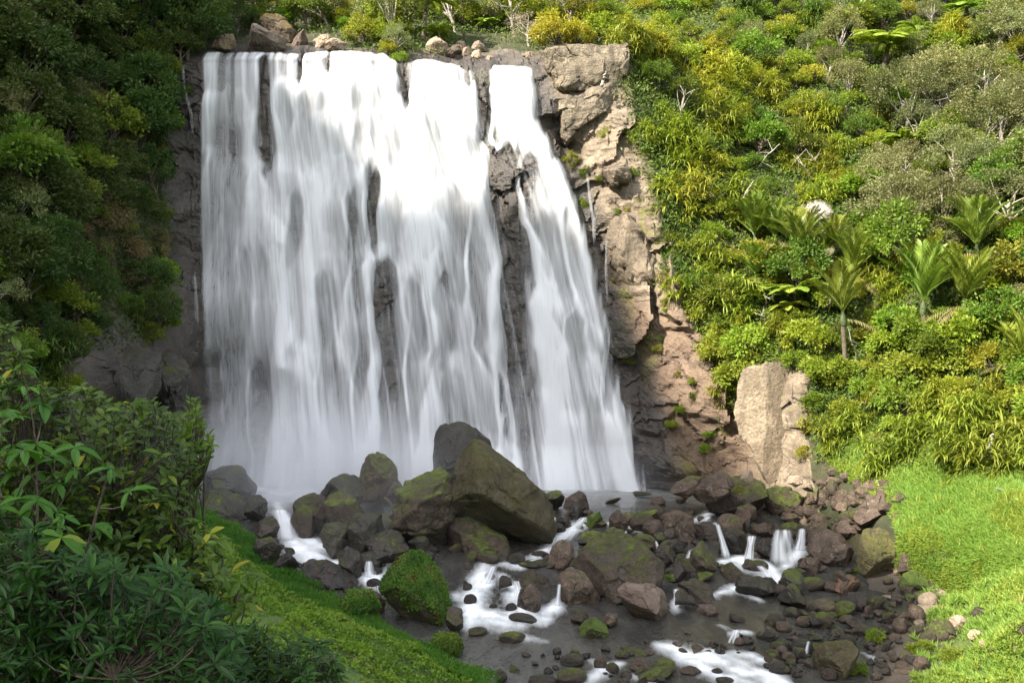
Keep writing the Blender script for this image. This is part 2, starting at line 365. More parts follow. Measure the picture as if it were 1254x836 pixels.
CTRL = [(250,65,76),(350,65,76.5),(450,66,77),(530,72,77),(600,80,77),(650,82,76),
 (250,180,75),(350,180,75.5),(450,180,75.7),(600,180,75.6),(690,180,75),
 (250,300,74),(350,300,74.3),(450,300,74.5),(550,300,74.4),(650,300,74),(735,300,73.4),
 (255,450,72.6),(350,450,72.8),(450,450,73),(600,450,72.6),(750,450,72),
 (258,585,71),(350,590,71.4),(450,590,71.5),(550,590,71.4),(650,590,71),(785,585,70.2),(300,700,70.5),(600,700,70.5),(800,700,69.5),
 (225,80,75),(225,300,73),(220,500,69.5),(190,520,66),
 (190,70,75),(100,70,72),(0,0,67),(0,100,63),(0,250,57),(0,400,51),(0,480,48.5),(100,250,63),(100,400,58.5),(150,500,61),(60,520,53),(190,330,70),(190,200,73),
 (100,0,76),(200,0,81),(300,0,95),(300,40,82),(450,45,82),(600,55,82),(450,20,90),(450,0,97),(600,30,89),(600,0,98),(700,40,83),(700,0,98),(760,50,80),(760,0,95),
 (660,70,76),(665,130,74.8),(765,65,75.2),(685,180,73.6),(770,180,72.5),(800,250,71),(715,280,73),(735,340,72.6),(760,400,71),(820,330,70),(830,400,68.5),(800,500,68.5),(772,480,71),(810,575,67.5),(900,560,66.5),(860,480,66.5),(920,480,64),(990,480,62),(990,590,60.5),
 (860,60,83),(860,200,74),(860,300,70.5),(950,0,93),(950,100,83),(950,200,75.5),(950,300,70),(950,400,65.5),(1000,450,62.5),
 (1100,0,91),(1100,100,81),(1100,200,72.5),(1100,300,66),(1100,400,61),(1100,500,57),(1100,570,54),(1100,605,51.8),(1100,650,49.5),
 (1254,0,85),(1254,100,75),(1254,200,66.5),(1254,300,60),(1254,400,55),(1254,500,51),(1254,570,48),(1254,620,44.9),(1254,680,42.8),(1180,650,46.3),
 (1500,0,77),(1500,300,52.5),(1500,560,43),(1500,650,39),(-250,0,57),(-250,300,46.5),(-250,480,41),(0,-150,80),(450,-150,132),(800,-150,126),(1254,-150,102),(1700,0,70),(1700,500,38)]
_c = np.array([px(*c) for c in CTRL])
_cxz = _c[:, [0, 2]]; _cy = _c[:, 1]
def _rbf_solve():
    d = np.linalg.norm(_cxz[:, None] - _cxz[None], axis=-1)
    n = len(_cy); A = np.zeros((n + 3, n + 3)); A[:n, :n] = d - 0.0 * np.eye(n)
    A[:n, n] = 1; A[:n, n + 1:] = _cxz; A[n, :n] = 1; A[n + 1:, :n] = _cxz.T
    return np.linalg.solve(A, np.concatenate([_cy, np.zeros(3)]))
_w = _rbf_solve()
def wall0(x, z):
    x = np.asarray(x, float); z = np.asarray(z, float); sh = np.broadcast(x, z).shape
    q = np.stack([np.broadcast_to(x, sh).ravel(), np.broadcast_to(z, sh).ravel()], 1)
    out = np.empty(len(q))
    for s in range(0, len(q), 20000):
        qq = q[s:s + 20000]
        d = np.linalg.norm(qq[:, None] - _cxz[None], axis=-1)
        out[s:s + 20000] = d @ _w[:-3] + _w[-3] + qq @ _w[-2:]
    return out.reshape(sh)

def hit(u, v, y0=4.0, water=True):
    """first point of ground / water / wall along the ray through photo pixel (u, v)"""
    Y = np.concatenate([np.arange(y0, 30, 0.1), np.arange(30, 135, 0.1)])
    x = (u - 627) / F * Y; z = CAM_Z - (v - 418) / F * Y
    g = ground(x, Y)
    if water: g = np.maximum(g, np.where(g < zw(Y) + 0.0, zw(Y), g))
    ok = (z <= g) | ((Y > 38) & (wall0(x, z) <= Y))
    i = int(np.argmax(ok)) if ok.any() else len(Y) - 1
    return np.array([x[i], Y[i], z[i]])

def seg_poly_mask(U, V, poly):
    """even-odd test"""
    inside = np.zeros(U.shape, bool); n = len(poly)
    for i in range(n):
        x1, y1 = poly[i]; x2, y2 = poly[(i + 1) % n]
        c = ((y1 > V) != (y2 > V)) & (U < (x2 - x1) * (V - y1) / (y2 - y1 + 1e-12) + x1)
        inside ^= c
    return inside

ROCK_POLY = [(196, 60), (250, 55), (665, 60), (770, 55), (800, 200), (826, 330), (845, 400), (905, 445), (985, 450), (1000, 600), (990, 720), (60, 720), (70, 480), (110, 400), (190, 375), (205, 300), (190, 180)]
DARK_POLY = [(40, 380), (150, 370), (150, 40), (660, 60), (704, 180), (736, 260), (750, 340), (772, 410), (806, 480), (835, 600), (835, 720), (40, 720)]

# ------------------------------------------------------------------ the falls: where the water is thick and where rock shows
FU = np.arange(236, 806, 1.0); FV = np.arange(56, 606, 1.0)
gU, gV = np.meshgrid(FU, FV, indexing='ij')
def Lx(v): return np.interp(v, [56, 300, 600], [249, 247, 258])
def Rx(v): return np.interp(v, [56, 85, 150, 190, 250, 300, 350, 400, 450, 500, 550, 606], [648, 652, 664, 682, 707, 722, 734, 746, 758, 770, 779, 790])
def Tv(u): return np.interp(u, [240, 330, 366, 400, 430, 470, 484, 490, 503, 520, 560, 600, 640, 660], [64, 64, 66, 63, 63, 66, 75, 78, 76, 72, 80, 80, 82, 85])
def blur(a, n, ax):
    k = np.ones(n) / n
    return np.apply_along_axis(lambda r: np.convolve(np.pad(r, n // 2, mode='edge'), k, 'valid')[:len(r)], ax, a)
PATCH = [  # u0, u1, v0, v1, strength, tail length: rock showing through
 (322, 337, 66, 196, .93, 30), (364, 372, 62, 84, .95, 4), (404, 411, 62, 84, .9, 4), (486, 503, 60, 118, 1, 10), (575, 603, 80, 107, .96, 6), (600, 622, 104, 172, .5, 10), (586, 602, 106, 176, .93, 20),
 (556, 575, 80, 104, .45, 6), (604, 620, 84, 104, .35, 6),
 (598, 642, 180, 300, .92, 60), (611, 643, 270, 460, .88, 40), (628, 660, 190, 234, .9, 20), (616, 632, 470, 560, .5, 14), (612, 622, 455, 505, .8, 10), (640, 652, 420, 585, .4, 20),
 (452, 470, 208, 286, .9, 60), (428, 440, 238, 330, .7, 80), (355, 374, 235, 440, .38, 120), (460, 490, 318, 482, .85, 50), (470, 482, 390, 490, .6, 30), (436, 452, 330, 520, .38, 60),
 (535, 558, 335, 480, .55, 60), (500, 518, 340, 520, .42, 40), (310, 332, 440, 585, .38, 10), (392, 412, 330, 500, .36, 60), (254, 276, 420, 580, .5, 10), (300, 314, 300, 420, .3, 60),
 (738, 752, 400, 500, .6, 20), (690, 704, 250, 330, .25, 60), (660, 672, 260, 330, .35, 60), (372, 384, 120, 180, .25, 30), (436, 448, 95, 190, .35, 30), (455, 462, 120, 200, .3, 30), (286, 292, 180, 330, .3, 60), (520, 530, 130, 210, .2, 40),
 (268, 300, 150, 178, .18, 20), (690, 716, 380, 440, .22, 60), (575, 590, 250, 420, .22, 60), (720, 735, 480, 560, .25, 20)]
LEDGE = [(290, 196, 34, 170), (356, 204, 36, 180), (428, 212, 34, 170), (300, 262, 38, 210), (540, 222, 36, 190), (572, 306, 34, 200), (655, 246, 26, 170), (690, 350, 34, 190), (486, 320, 34, 190), (410, 312, 36, 210), (505, 190, 28, 150), (650, 400, 26, 150), (715, 430, 26, 130), (560, 430, 34, 140), (400, 140, 26, 120), (450, 130, 26, 120), (268, 188, 18, 120), (300, 215, 14, 110), (275, 245, 22, 150), (310, 240, 18, 150), (352, 192, 22, 130), (385, 205, 16, 120), (345, 245, 18, 160), (420, 192, 18, 110), (440, 205, 16, 90), (425, 232, 16, 150), (410, 290, 20, 180),
 (470, 300, 22, 150), (495, 320, 18, 140), (510, 350, 16, 130), (440, 305, 16, 170), (545, 215, 18, 120), (530, 200, 16, 130), (562, 300, 20, 160), (585, 200, 16, 120), (655, 205, 14, 120), (642, 236, 12, 110), (652, 342, 22, 190), (668, 240, 18, 140), (700, 260, 18, 150),
 (728, 395, 18, 110), (705, 360, 18, 150), (690, 420, 20, 150), (660, 470, 18, 110), (700, 500, 22, 90), (735, 500, 16, 80), (625, 540, 14, 60), (600, 530, 20, 80), (575, 520, 18, 90), (540, 530, 18, 80), (384, 96, 24, 90), (430, 92, 24, 100), (350, 100, 16, 90), (520, 130, 16, 100), (470, 150, 16, 90), (640, 108, 20, 90), (620, 106, 14, 60), (650, 160, 18, 100), (500, 190, 20, 120)]
def falls_fields():
    U, V = gU, gV
    lr = np.random.default_rng(21)
    led = list(LEDGE)
    for _ in range(110):
        v = lr.uniform(110, 560); u = lr.uniform(Lx(v) + 6, Rx(v) - 6)
        led.append((u, v, lr.uniform(4, 14), lr.uniform(40, 150)))
    fan = (U - Lx(V)) / (Rx(V) - Lx(V)) * 480
    s = fan + 5 * (n2(U / 50, V / 80, 3) - .5) + 2.0 * (n2(U / 14, V / 45, 4) - .5)
    # threads of water let fall from the lip: thrown apart on every ledge, pushed aside by every knob of rock
    bumps = [(u, v, w * 1.05, l) for u, v, w, l in LEDGE]
    for _ in range(260):
        v = lr.uniform(90, 540); u = lr.uniform(Lx(v) + 4, Rx(v) - 4); bumps.append((u, v, lr.uniform(4, 20) , lr.uniform(40, 120)))
    bumps = sorted(bumps, key=lambda e: e[1])
    nb = 950; bc = lr.uniform(249, 657, nb); bw = lr.gamma(1.3, 1, nb); N = 26000
    k = lr.choice(nb, N, p=bw / bw.sum()); pu = bc[k] + lr.normal(size=N) * 1.1
    w0 = .75 + .6 * n2(pu / 28, pu * 0 + 3, 8) + .35 * np.exp(-((pu - 400) / 30) ** 2) + .55 * np.exp(-((pu - 545) / 34) ** 2) + 1.5 * np.exp(-((pu - 628) / 26) ** 2) - .62 * np.exp(-((pu - 288) / 40) ** 2)
    pv = Tv(pu).astype(float); vel = lr.normal(size=N) * .03; vk = pv.copy(); glow = np.zeros(N); stub = lr.random(N)
    H = np.zeros(U.shape); G = np.zeros(U.shape); dv = 1.0; v = 58.0
    bi = 0
    while v < 605:
        on = pv <= v
        f = (pu - Lx(v)) / (Rx(v) - Lx(v))
        pu = pu + np.where(on, (Lx(v + dv) + f * (Rx(v + dv) - Lx(v + dv)) - pu) + vel / np.sqrt(1 + (v - vk) / 26.0) * dv, 0)
        while bi < len(bumps) and bumps[bi][1] <= v:
            lu, lv, lw, ll = bumps[bi]; bi += 1
            q = (pu - lu) / lw; m = on & (np.abs(q) < 1) & (stub < .9)
            vel = np.where(m, .25 * vel + q * (.16 + .020 * lw) + lr.normal(size=N) * .12, vel); vk = np.where(m, v, vk); glow = np.where(m, np.maximum(glow, (1 - np.abs(q) * .4) * min(1.2, .35 + lw / 26)), glow)
        for (u0, u1, v0, v1, kk, tail) in PATCH:
            if v0 - 4 <= v <= v1:
                cu = (u0 + u1) / 2 + 4 * math.sin(v / 23.0 + u0); hw = (u1 - u0) / 2 * (min(1, (v - v0 + 5) / 16) if v1 - v0 > 30 else 1) * (1 - .3 * (v - v0) / (v1 - v0))
                d = pu - cu; m = on & (np.abs(d) < hw) & (stub < kk * 1.02)
                pu = np.where(m, pu + np.where(d >= 0, 1, -1) * np.minimum(2.2, hw - np.abs(d) + .2), pu); vel = np.where(m, 0, vel)
        pu = np.clip(pu, Lx(v) - 2, Rx(v) + 4 * lr.random())
        glow *= .984; vel *= .992
        i = pu - 236; i0 = np.clip(np.floor(i).astype(int), 0, len(FU) - 2); fr = np.clip(i - i0, 0, 1); j = min(len(FV) - 1, int(v - 56))
        wt = np.where(on, w0, 0)
        np.add.at(H[:, j], i0, wt * (1 - fr)); np.add.at(H[:, j], i0 + 1, wt * fr)
        np.add.at(G[:, j], i0, wt * (1 - fr) * glow); np.add.at(G[:, j], i0 + 1, wt * fr * glow)
        v += dv
    kern = np.array([.08, .24, .36, .24, .08])
    sm = lambda A: blur(np.apply_along_axis(lambda r: np.convolve(r, kern, 'same'), 0, A), 7, 1)
    H, G = sm(H), sm(G)
    ref = np.percentile(H[20:-20, 40:], 62)
    veil = .30 + .38 * n2(s / 4.5, V / 140, 12) + .30 * n2(s / 12, V / 190, 16) + .22 * n2(s / 1.9, V / 90, 17)
    D = 1 - np.exp(-.80 * H / ref - .95 * G / ref - .52 * np.clip(veil - .30, 0, 1) * (sstep(70, 190, V) * .8 + .2))
    D = D + .42 * sstep(648, 664, U - (V - 300) * .03) * sstep(180, 230, V) * veil
    D = D * (.80 + .40 * n2(s / 1.9, V / 170, 18)) * (.86 + .28 * n2(s / 5, V / 220, 19)) * 1.06 - .04
    D += .10 * (n2(s / 12, V / 190, 13) - .5) + .22 * (n2(s / 34, V / 130, 14) - .5) + .12 * (n2(U / 60, V / 40, 15) - .5)
    D = np.where(V > Tv(U), D, 0)
    bulge = np.zeros_like(D); tres = np.zeros_like(D); dim = np.zeros_like(D)
    for li, (lu, lv, lw, ll) in enumerate(led):
        amp = 1.0 if li < len(LEDGE) else .7
        iu0, iu1 = np.clip([int(lu - 4 * lw - 236), int(lu + 4 * lw - 236)], 0, len(FU)); iv0, iv1 = np.clip([int(lv - .5 * ll - 34 - 56), int(lv + 3 * ll - 56)], 0, len(FV))
        if iu1 <= iu0 or iv1 <= iv0: continue
        su, sv = U[iu0:iu1, iv0:iv1], V[iu0:iu1, iv0:iv1]
        skew = (lu - 440) / 400 * 0.25
        du = su - lu - skew * np.maximum(sv - lv, 0)
        vt = lv + .35 * lw * (du / lw) ** 2 + 9 * (n2(su / 3.5, sv / 60 + lu, 33) - .5) + 16 * (n2(su / 9, sv / 60 + lv, 34) - .5)
        t = (sv - vt) / ll
        fw = lw * (1 + .85 * np.clip(t, 0, 2))
        win = np.exp(-(du / fw) ** 2 * 1.1)
        fine = .50 + .55 * n2(du / fw * lw / 2.6 + lu, sv / 100, 31) + .7 * (n2(du / fw * lw / 6 + lv, sv / 160, 32) - .5)
        pr = sstep(0, .22, t) * np.exp(-1.7 * np.clip(t, 0, 3)) * (1 - sstep(1.2, 2.3, t))
        tres[iu0:iu1, iv0:iv1] = np.maximum(tres[iu0:iu1, iv0:iv1], amp * pr * win * fine)
        dim[iu0:iu1, iv0:iv1] = np.maximum(dim[iu0:iu1, iv0:iv1], amp * win * sstep(-.35, -.02, t) * (1 - sstep(-.02, .12, t)))
        bulge[iu0:iu1, iv0:iv1] = np.maximum(bulge[iu0:iu1, iv0:iv1], sstep(0, .15, t) * np.exp(-1.2 * np.clip(t, 0, 3)) * (1 - sstep(1.2, 2.3, t)) * win * min(1, lw / 18))
    D = D * (1 - .15 * np.clip(tres, 0, 1)) * (1 - .22 * dim) + .26 * tres
    rock = np.zeros_like(D)
    wu = U + 4 * (n2(U / 9, V / 22, 41) - .5) + 16 * (n2(U / 26, V / 45, 43) - .5); wv = V + 22 * (n2(U / 6, V / 60, 42) - .5)
    for (u0, u1, v0, v1, k, tail) in PATCH:
        e = max(2.0, (u1 - u0) * .22)
        m = sstep(u0 - e, u0 + e, wu) * (1 - sstep(u1 - e, u1 + e, wu)) * sstep(v0 - 3, v0 + 5, wv) * (1 - sstep(v1 - tail * .3, v1 + tail, wv))
        tt = np.clip((wv - v0) / max(1.0, v1 - v0), 0, 1.3); cu = (u0 + u1) / 2; prof = np.clip(.45 + 1.3 * np.sqrt(np.clip(tt * 3, 0, 1)) * .5 - .35 * tt, .2, 1.1) if v1 - v0 > 50 else 1 + 0 * tt
        hw = (u1 - u0) / 2 * prof; e = max(2.5, (u1 - u0) * .3)
        m = (1 - sstep(hw - e * .6, hw + e, np.abs(wu - cu))) * sstep(v0 - 4, v0 + 9, wv) * (1 - sstep(v1 - tail * .5, v1 + tail, wv))
        rock = np.maximum(rock, k * m * np.clip(.62 + .75 * n2(s / 3.2, V / 120, 44), 0, 1.05))
    D = D * (1 - .75 * rock) - rock * .06
    D = D * (1 - .10 * sstep(60, 130, V) * (1 - sstep(150, 200, V)))
    D += (.0 + .18 * n2(s / 14, V / 120, 51)) * sstep(480, 590, V) * (1 - .6 * rock)          # spray-thick near the foot
    edge = sstep(0, 9, U - Lx(V) + 4 * (n2(U / 4, V / 40, 61) - .5)) * sstep(0, 12, Rx(V) - U + 12 * (n2(U / 5, V / 30, 62) - .5))
    top = sstep(-1, 3, V - Tv(U) - 1.5 * (n2(U / 5, V * 0, 63) - .5))
    D = D * edge * top
    return np.clip(D, 0, 1), bulge, rock * edge
DENS, BULGE, ROCKSHOW = falls_fields()
DBLUR = blur(blur(DENS, 9, 0), 25, 1)
BULGE = blur(blur(BULGE, 7, 0), 19, 1)
def falls_sample(A, u, v):
    i = np.clip(np.round(u - 236).astype(int), 0, len(FU) - 1); j = np.clip(np.round(v - 56).astype(int), 0, len(FV) - 1)
    ok = (u >= 236) & (u <= 805) & (v >= 56) & (v <= 605)
    return np.where(ok, A[i, j], 0)

# ------------------------------------------------------------------ cliff and hillsides: one sheet y = f(x, z), split into rock and soil
def build_wall():
    xs = np.concatenate([np.arange(-64, -40, 0.6), np.arange(-40, -24, 0.25), np.arange(-24, 22, 0.14), np.arange(22, 62, 0.35)])
    zs = np.concatenate([np.arange(-4, 31.5, 0.14), np.arange(31.5, 50, 0.35)])
    X, Z = np.meshgrid(xs, zs, indexing='ij')
    Y0 = wall0(X, Z)
    U = 627 + F * X / Y0; V = 418 - F * (Z - CAM_Z) / Y0
    wob = 14 * (n2(U / 22, V / 22, 71) - .5)
    rk = seg_poly_mask(U + wob, V + wob, ROCK_POLY).astype(float)
    dk = seg_poly_mask(U + wob, V + wob, DARK_POLY).astype(float)
    dk = blur(blur(dk, 9, 0), 9, 1); rks = blur(blur(rk, 7, 0), 7, 1)
    um = seg_poly_mask(U + wob, V + wob, [(752, 360), (830, 380), (880, 380), (905, 450), (930, 600), (760, 620)]).astype(float); um = blur(blur(um, 11, 0), 11, 1)
    P = np.stack([X.ravel(), Y0.ravel() * .6, Z.ravel()], 1)
    blocky = fbm(P * np.array([.35, .3, .42]), 81, 5).reshape(X.shape)
    crk = ridged(P * np.array([.5, .3, .22]), 83, 4).reshape(X.shape)
    fine = fbm(P * np.array([1.6, 1, 2.2]), 84, 4).reshape(X.shape)
    ledge = np.abs(((Z * .45 + 1.2 * blocky) % 1.0) - .5) * 2
    soil = fbm(P * .22, 82, 4).reshape(X.shape)
    infalls = ((U > Lx(V)) & (U < Rx(V)) & (V > 60)).astype(float); infalls = blur(blur(infalls, 9, 0), 9, 1)
    wp = P + .8 * np.stack([fbm(P * .5, 86, 3), 0 * P[:, 0], fbm(P * .5, 87, 3)], 1)
    wp[:, 1] *= .15
    fa = facets3(wp * np.array([.27, .3, .19]), 88, .9).reshape(X.shape); fb = facets3(wp * np.array([1.0, .8, .75]), 89, .9).reshape(X.shape)
    rdisp = -.45 * blocky - .30 * (ledge - .5) - .15 * fine - 1.15 * fa - .24 * fb
    Y = Y0 + rks * rdisp * (1 - .45 * infalls) + (1 - rks) * (-.9 * soil - .3 * fine)
    Y -= .55 * falls_sample(ROCKSHOW, U, V) + .6 * falls_sample(BULGE, U, V)
    Vt = np.stack([X, Y, Z], -1).reshape(-1, 3)
    Fc = grid_faces(len(xs), len(zs))[:, ::-1]
    fr = rk.ravel()[Fc].mean(1) > .5
    # wet dark rock / tan rock
    k = NT('cliff_rock')
    vec = k.n('ShaderNodeTexCoord').outputs['Object']; dkn = k.attr('wet')
    big = k.noise(vec, .22, 5, .6, .5); mid = k.noise(vec, .9, 6, .65, .3); fin = k.noise(vec, 5, 5, .7)
    tan = k.mix(k.ramp(mid, [(.38, (0, 0, 0)), (.66, (1, 1, 1))]), (.15, .115, .078), (.26, .205, .145))
    tan = k.mix(k.ramp(big, [(.5, (0, 0, 0)), (.66, (1, 1, 1))]), tan, (.095, .07, .05))
    tan = k.mix(k.math('MULTIPLY', k.attr('umber'), .85), tan, k.mix(mid, (.10, .065, .042), (.19, .125, .085)))
    drk = k.mix(k.ramp(mid, [(.35, (0, 0, 0)), (.65, (1, 1, 1))]), (.030, .026, .023), (.075, .061, .050))
    mossm = k.ramp(k.math('ADD', big, k.math('MULTIPLY', k.math('SUBTRACT', fin, .5), .35)), [(.60, (0, 0, 0)), (.68, (1, 1, 1))])
    drk = k.mix(k.math('MULTIPLY', mossm, .35), drk, (.05, .06, .016)); tan = k.mix(k.math('MULTIPLY', mossm, .75), tan, (.15, .15, .03))
    sx = k.n('ShaderNodeSeparateXYZ', {0: vec})
    stv = k.n('ShaderNodeCombineXYZ', {0: k.math('MULTIPLY', sx.outputs[0], .12), 2: k.math('ADD', k.math('MULTIPLY', sx.outputs[2], .9), k.math('MULTIPLY', big, 2.5))}).outputs[0]
    stn = k.noise(stv, 1.5, 5, .7)
    col = k.mix(dkn, tan, drk)
    col = k.mix(k.math('MULTIPLY', k.ramp(stn, [(.36, (1, 1, 1)), (.46, (0, 0, 0))]), .55), col, (.03, .024, .02))
    vo = k.n('ShaderNodeTexVoronoi', {'Vector': k.n('ShaderNodeVectorMath', {0: vec, 1: k.n('ShaderNodeTexNoise', {'Vector': vec, 'Scale': .5}).outputs['Color']}, operation='ADD').outputs[0], 'Scale': .45}, feature='DISTANCE_TO_EDGE').outputs[0]
    cr = k.math('MULTIPLY', k.ramp(vo, [(0, (1, 1, 1)), (.02, (0, 0, 0))]), k.ramp(k.noise(vec, .8, 3), [(.55, (0, 0, 0)), (.65, (1, 1, 1))]))
    col = k.mix(k.math('MULTIPLY', cr, .6), col, (.02, .016, .013))
    col = k.mix(.5, col, k.ramp(fin, [(.3, (.25, .25, .25)), (.7, (.78, .78, .78))]), 'OVERLAY')
    h = k.math('ADD', k.math('ADD', k.math('MULTIPLY', mid, .9), k.math('MULTIPLY', fin, .4)), k.math('SUBTRACT', k.math('MULTIPLY', stn, .8), k.math('MULTIPLY', cr, .4)))
    b = k.n('ShaderNodeBump', {'Height': h, 'Strength': .8, 'Distance': .35})
    p = k.n('ShaderNodeBsdfPrincipled', {'Base Color': col, 'Roughness': k.math('MULTIPLY_ADD', dkn, -.40, .85), 'Normal': b.outputs[0]})
    m_rock = k.end(p.outputs[0])
    k = NT('hillside_soil')
    vec = k.n('ShaderNodeTexCoord').outputs['Object']
    a = k.noise(vec, .5, 5, .65); c = k.noise(vec, 6, 4, .7)
    col = k.mix(k.ramp(a, [(.4, (0, 0, 0)), (.6, (1, 1, 1))]), (.028, .035, .012), (.06, .055, .025))
    b = k.n('ShaderNodeBump', {'Height': c, 'Strength': .8, 'Distance': .2})
    m_soil = k.end(k.n('ShaderNodeBsdfPrincipled', {'Base Color': col, 'Roughness': .95, 'Normal': b.outputs[0]}).outputs[0])
    for nm, sel, m in (('cliff', fr, m_rock), ('hillside', ~fr, m_soil)):
        f = Fc[sel]; used, inv = np.unique(f, return_inverse=True)
        me = np_mesh(nm, Vt[used], inv.reshape(f.shape), m, nm != 'cliff', {'wet': dk.ravel()[used], 'umber': um.ravel()[used]})
        o = link(nm, me); tag(o, kind='structure', cat='cliff' if nm == 'cliff' else 'hillside',
            label='dark wet rock cliff behind the falls with dry tan rock to its right' if nm == 'cliff' else 'steep earth slopes under the forest on both sides of the falls')
build_wall()

# unseen ridge added left of the frame, crest shaped to shade bank and falls
RX = -125.0
def build_ridge():
    line = [(300, 0), (335, 45), (385, 80), (440, 170), (510, 245), (600, 275), (700, 290), (760, 345), (815, 430), (850, 505), (905, 572), (990, 612), (1060, 645), (1120, 700), (1140, 770), (1145, 836)]  # wanted shadow edge, traced back along the sun to the crest
    pts = []
    for u, v in line:
        p = hit(u, v)
        t = (RX - p[0]) / SUN[0]; q = p + SUN * t
        pts.append((q[1], q[2]))
    pts.sort()
    yy = np.array([p[0] for p in pts]); zz = np.array([p[1] for p in pts])
    ys = np.arange(-220, 190, .8); crest = np.interp(ys, yy, zz)
    crest = np.convolve(np.pad(crest, 4, mode='edge'), np.ones(9) / 9, 'valid')
    crest = crest + np.where(ys > yy.max(), (ys - yy.max()) * .6, 0) 
    crest = crest + 4.5 * (n2(ys / 1.7, ys * 0, 91) - .5) + 5.0 * (n2(ys / 7, ys * 0, 92) - .5)  # treetop-like jitter to break up the shadow edge
    print('RIDGE', [(round(a, 1), round(b, 1)) for a, b in pts])
    V = []
    ts = np.linspace(0, 1, 16)
    for y, c in zip(ys, crest):
        xr = -0.5 * y - 10 if y > 28 else -24 - .0 * y
        xr = max(xr, -50)
        prof = [(-270, -5)] + [(RX - (1 - t) * 90, c * (.35 + .65 * t)) for t in np.linspace(0, 1, 6)] + [(RX + t * (xr - 12 - RX), c + (20 - c) * t ** .85) for t in ts[1:-1]] + [(xr, 2)]
        V.append([(x, y, z) for x, z in prof])
    V = np.array(V); n, k = V.shape[:2]
    nz = fbm(V.reshape(-1, 3) * .12, 95, 4).reshape(n, k)
    V[:, 1:6, 0] += 3 * nz[:, 1:6]; V[:, 7:-1, 0] += 1.5 * nz[:, 7:-1] - .5
    m = bpy.data.materials['hillside_soil']
    me = np_mesh('hill', V.reshape(-1, 3), grid_faces(n, k), m)
    tag(link('hill', me), 'unseen valley side beyond the left bank, added to cast shade', 'hill', kind='structure')
build_ridge()

def build_ground():
    xs = np.concatenate([np.linspace(-400, -32, 24), np.arange(-31.7, 32, .3), np.linspace(33, 400, 24)])
    ys = np.concatenate([np.linspace(-400, 1, 24), np.arange(1.5, 76, .3), np.linspace(77, 92, 6)])
    X, Y = np.meshgrid(xs, ys, indexing='ij'); Z = ground(X, np.clip(Y, -60, 80))
    k = NT('earth_and_gravel')
    vec = k.n('ShaderNodeTexCoord').outputs['Object']
    a = k.noise(vec, .6, 5, .65); c = k.noise(vec, 7, 5, .7); gm = k.attr('green')
    soil = k.mix(k.ramp(a, [(.4, (0, 0, 0)), (.6, (1, 1, 1))]), (.05, .04, .03), (.085, .065, .048))
    grn = k.mix(k.ramp(a, [(.4, (0, 0, 0)), (.6, (1, 1, 1))]), (.04, .085, .012), (.08, .12, .02))
    col = k.mix(gm, soil, grn); col = k.mix(.6, col, k.ramp(c, [(.3, (.2, .2, .2)), (.7, (.8, .8, .8))]), 'OVERLAY')
    b = k.n('ShaderNodeBump', {'Height': c, 'Strength': .7, 'Distance': .12})
    m = k.end(k.n('ShaderNodeBsdfPrincipled', {'Base Color': col, 'Roughness': .9, 'Normal': b.outputs[0]}).outputs[0])
    dl = (X + 0.8) * -0.773 + (Y - 37) * -0.634; xe = bank_x(Y)
    green = np.maximum(sstep(0, 2, dl), sstep(1, 3, X - xe))
    me = np_mesh('ground', np.stack([X, Y, Z], -1).reshape(-1, 3), grid_faces(len(xs), len(ys)), m, True, {'green': green.ravel()})
    tag(link('ground', me), 'river bed and green banks below the falls', 'ground', kind='structure')
build_ground()

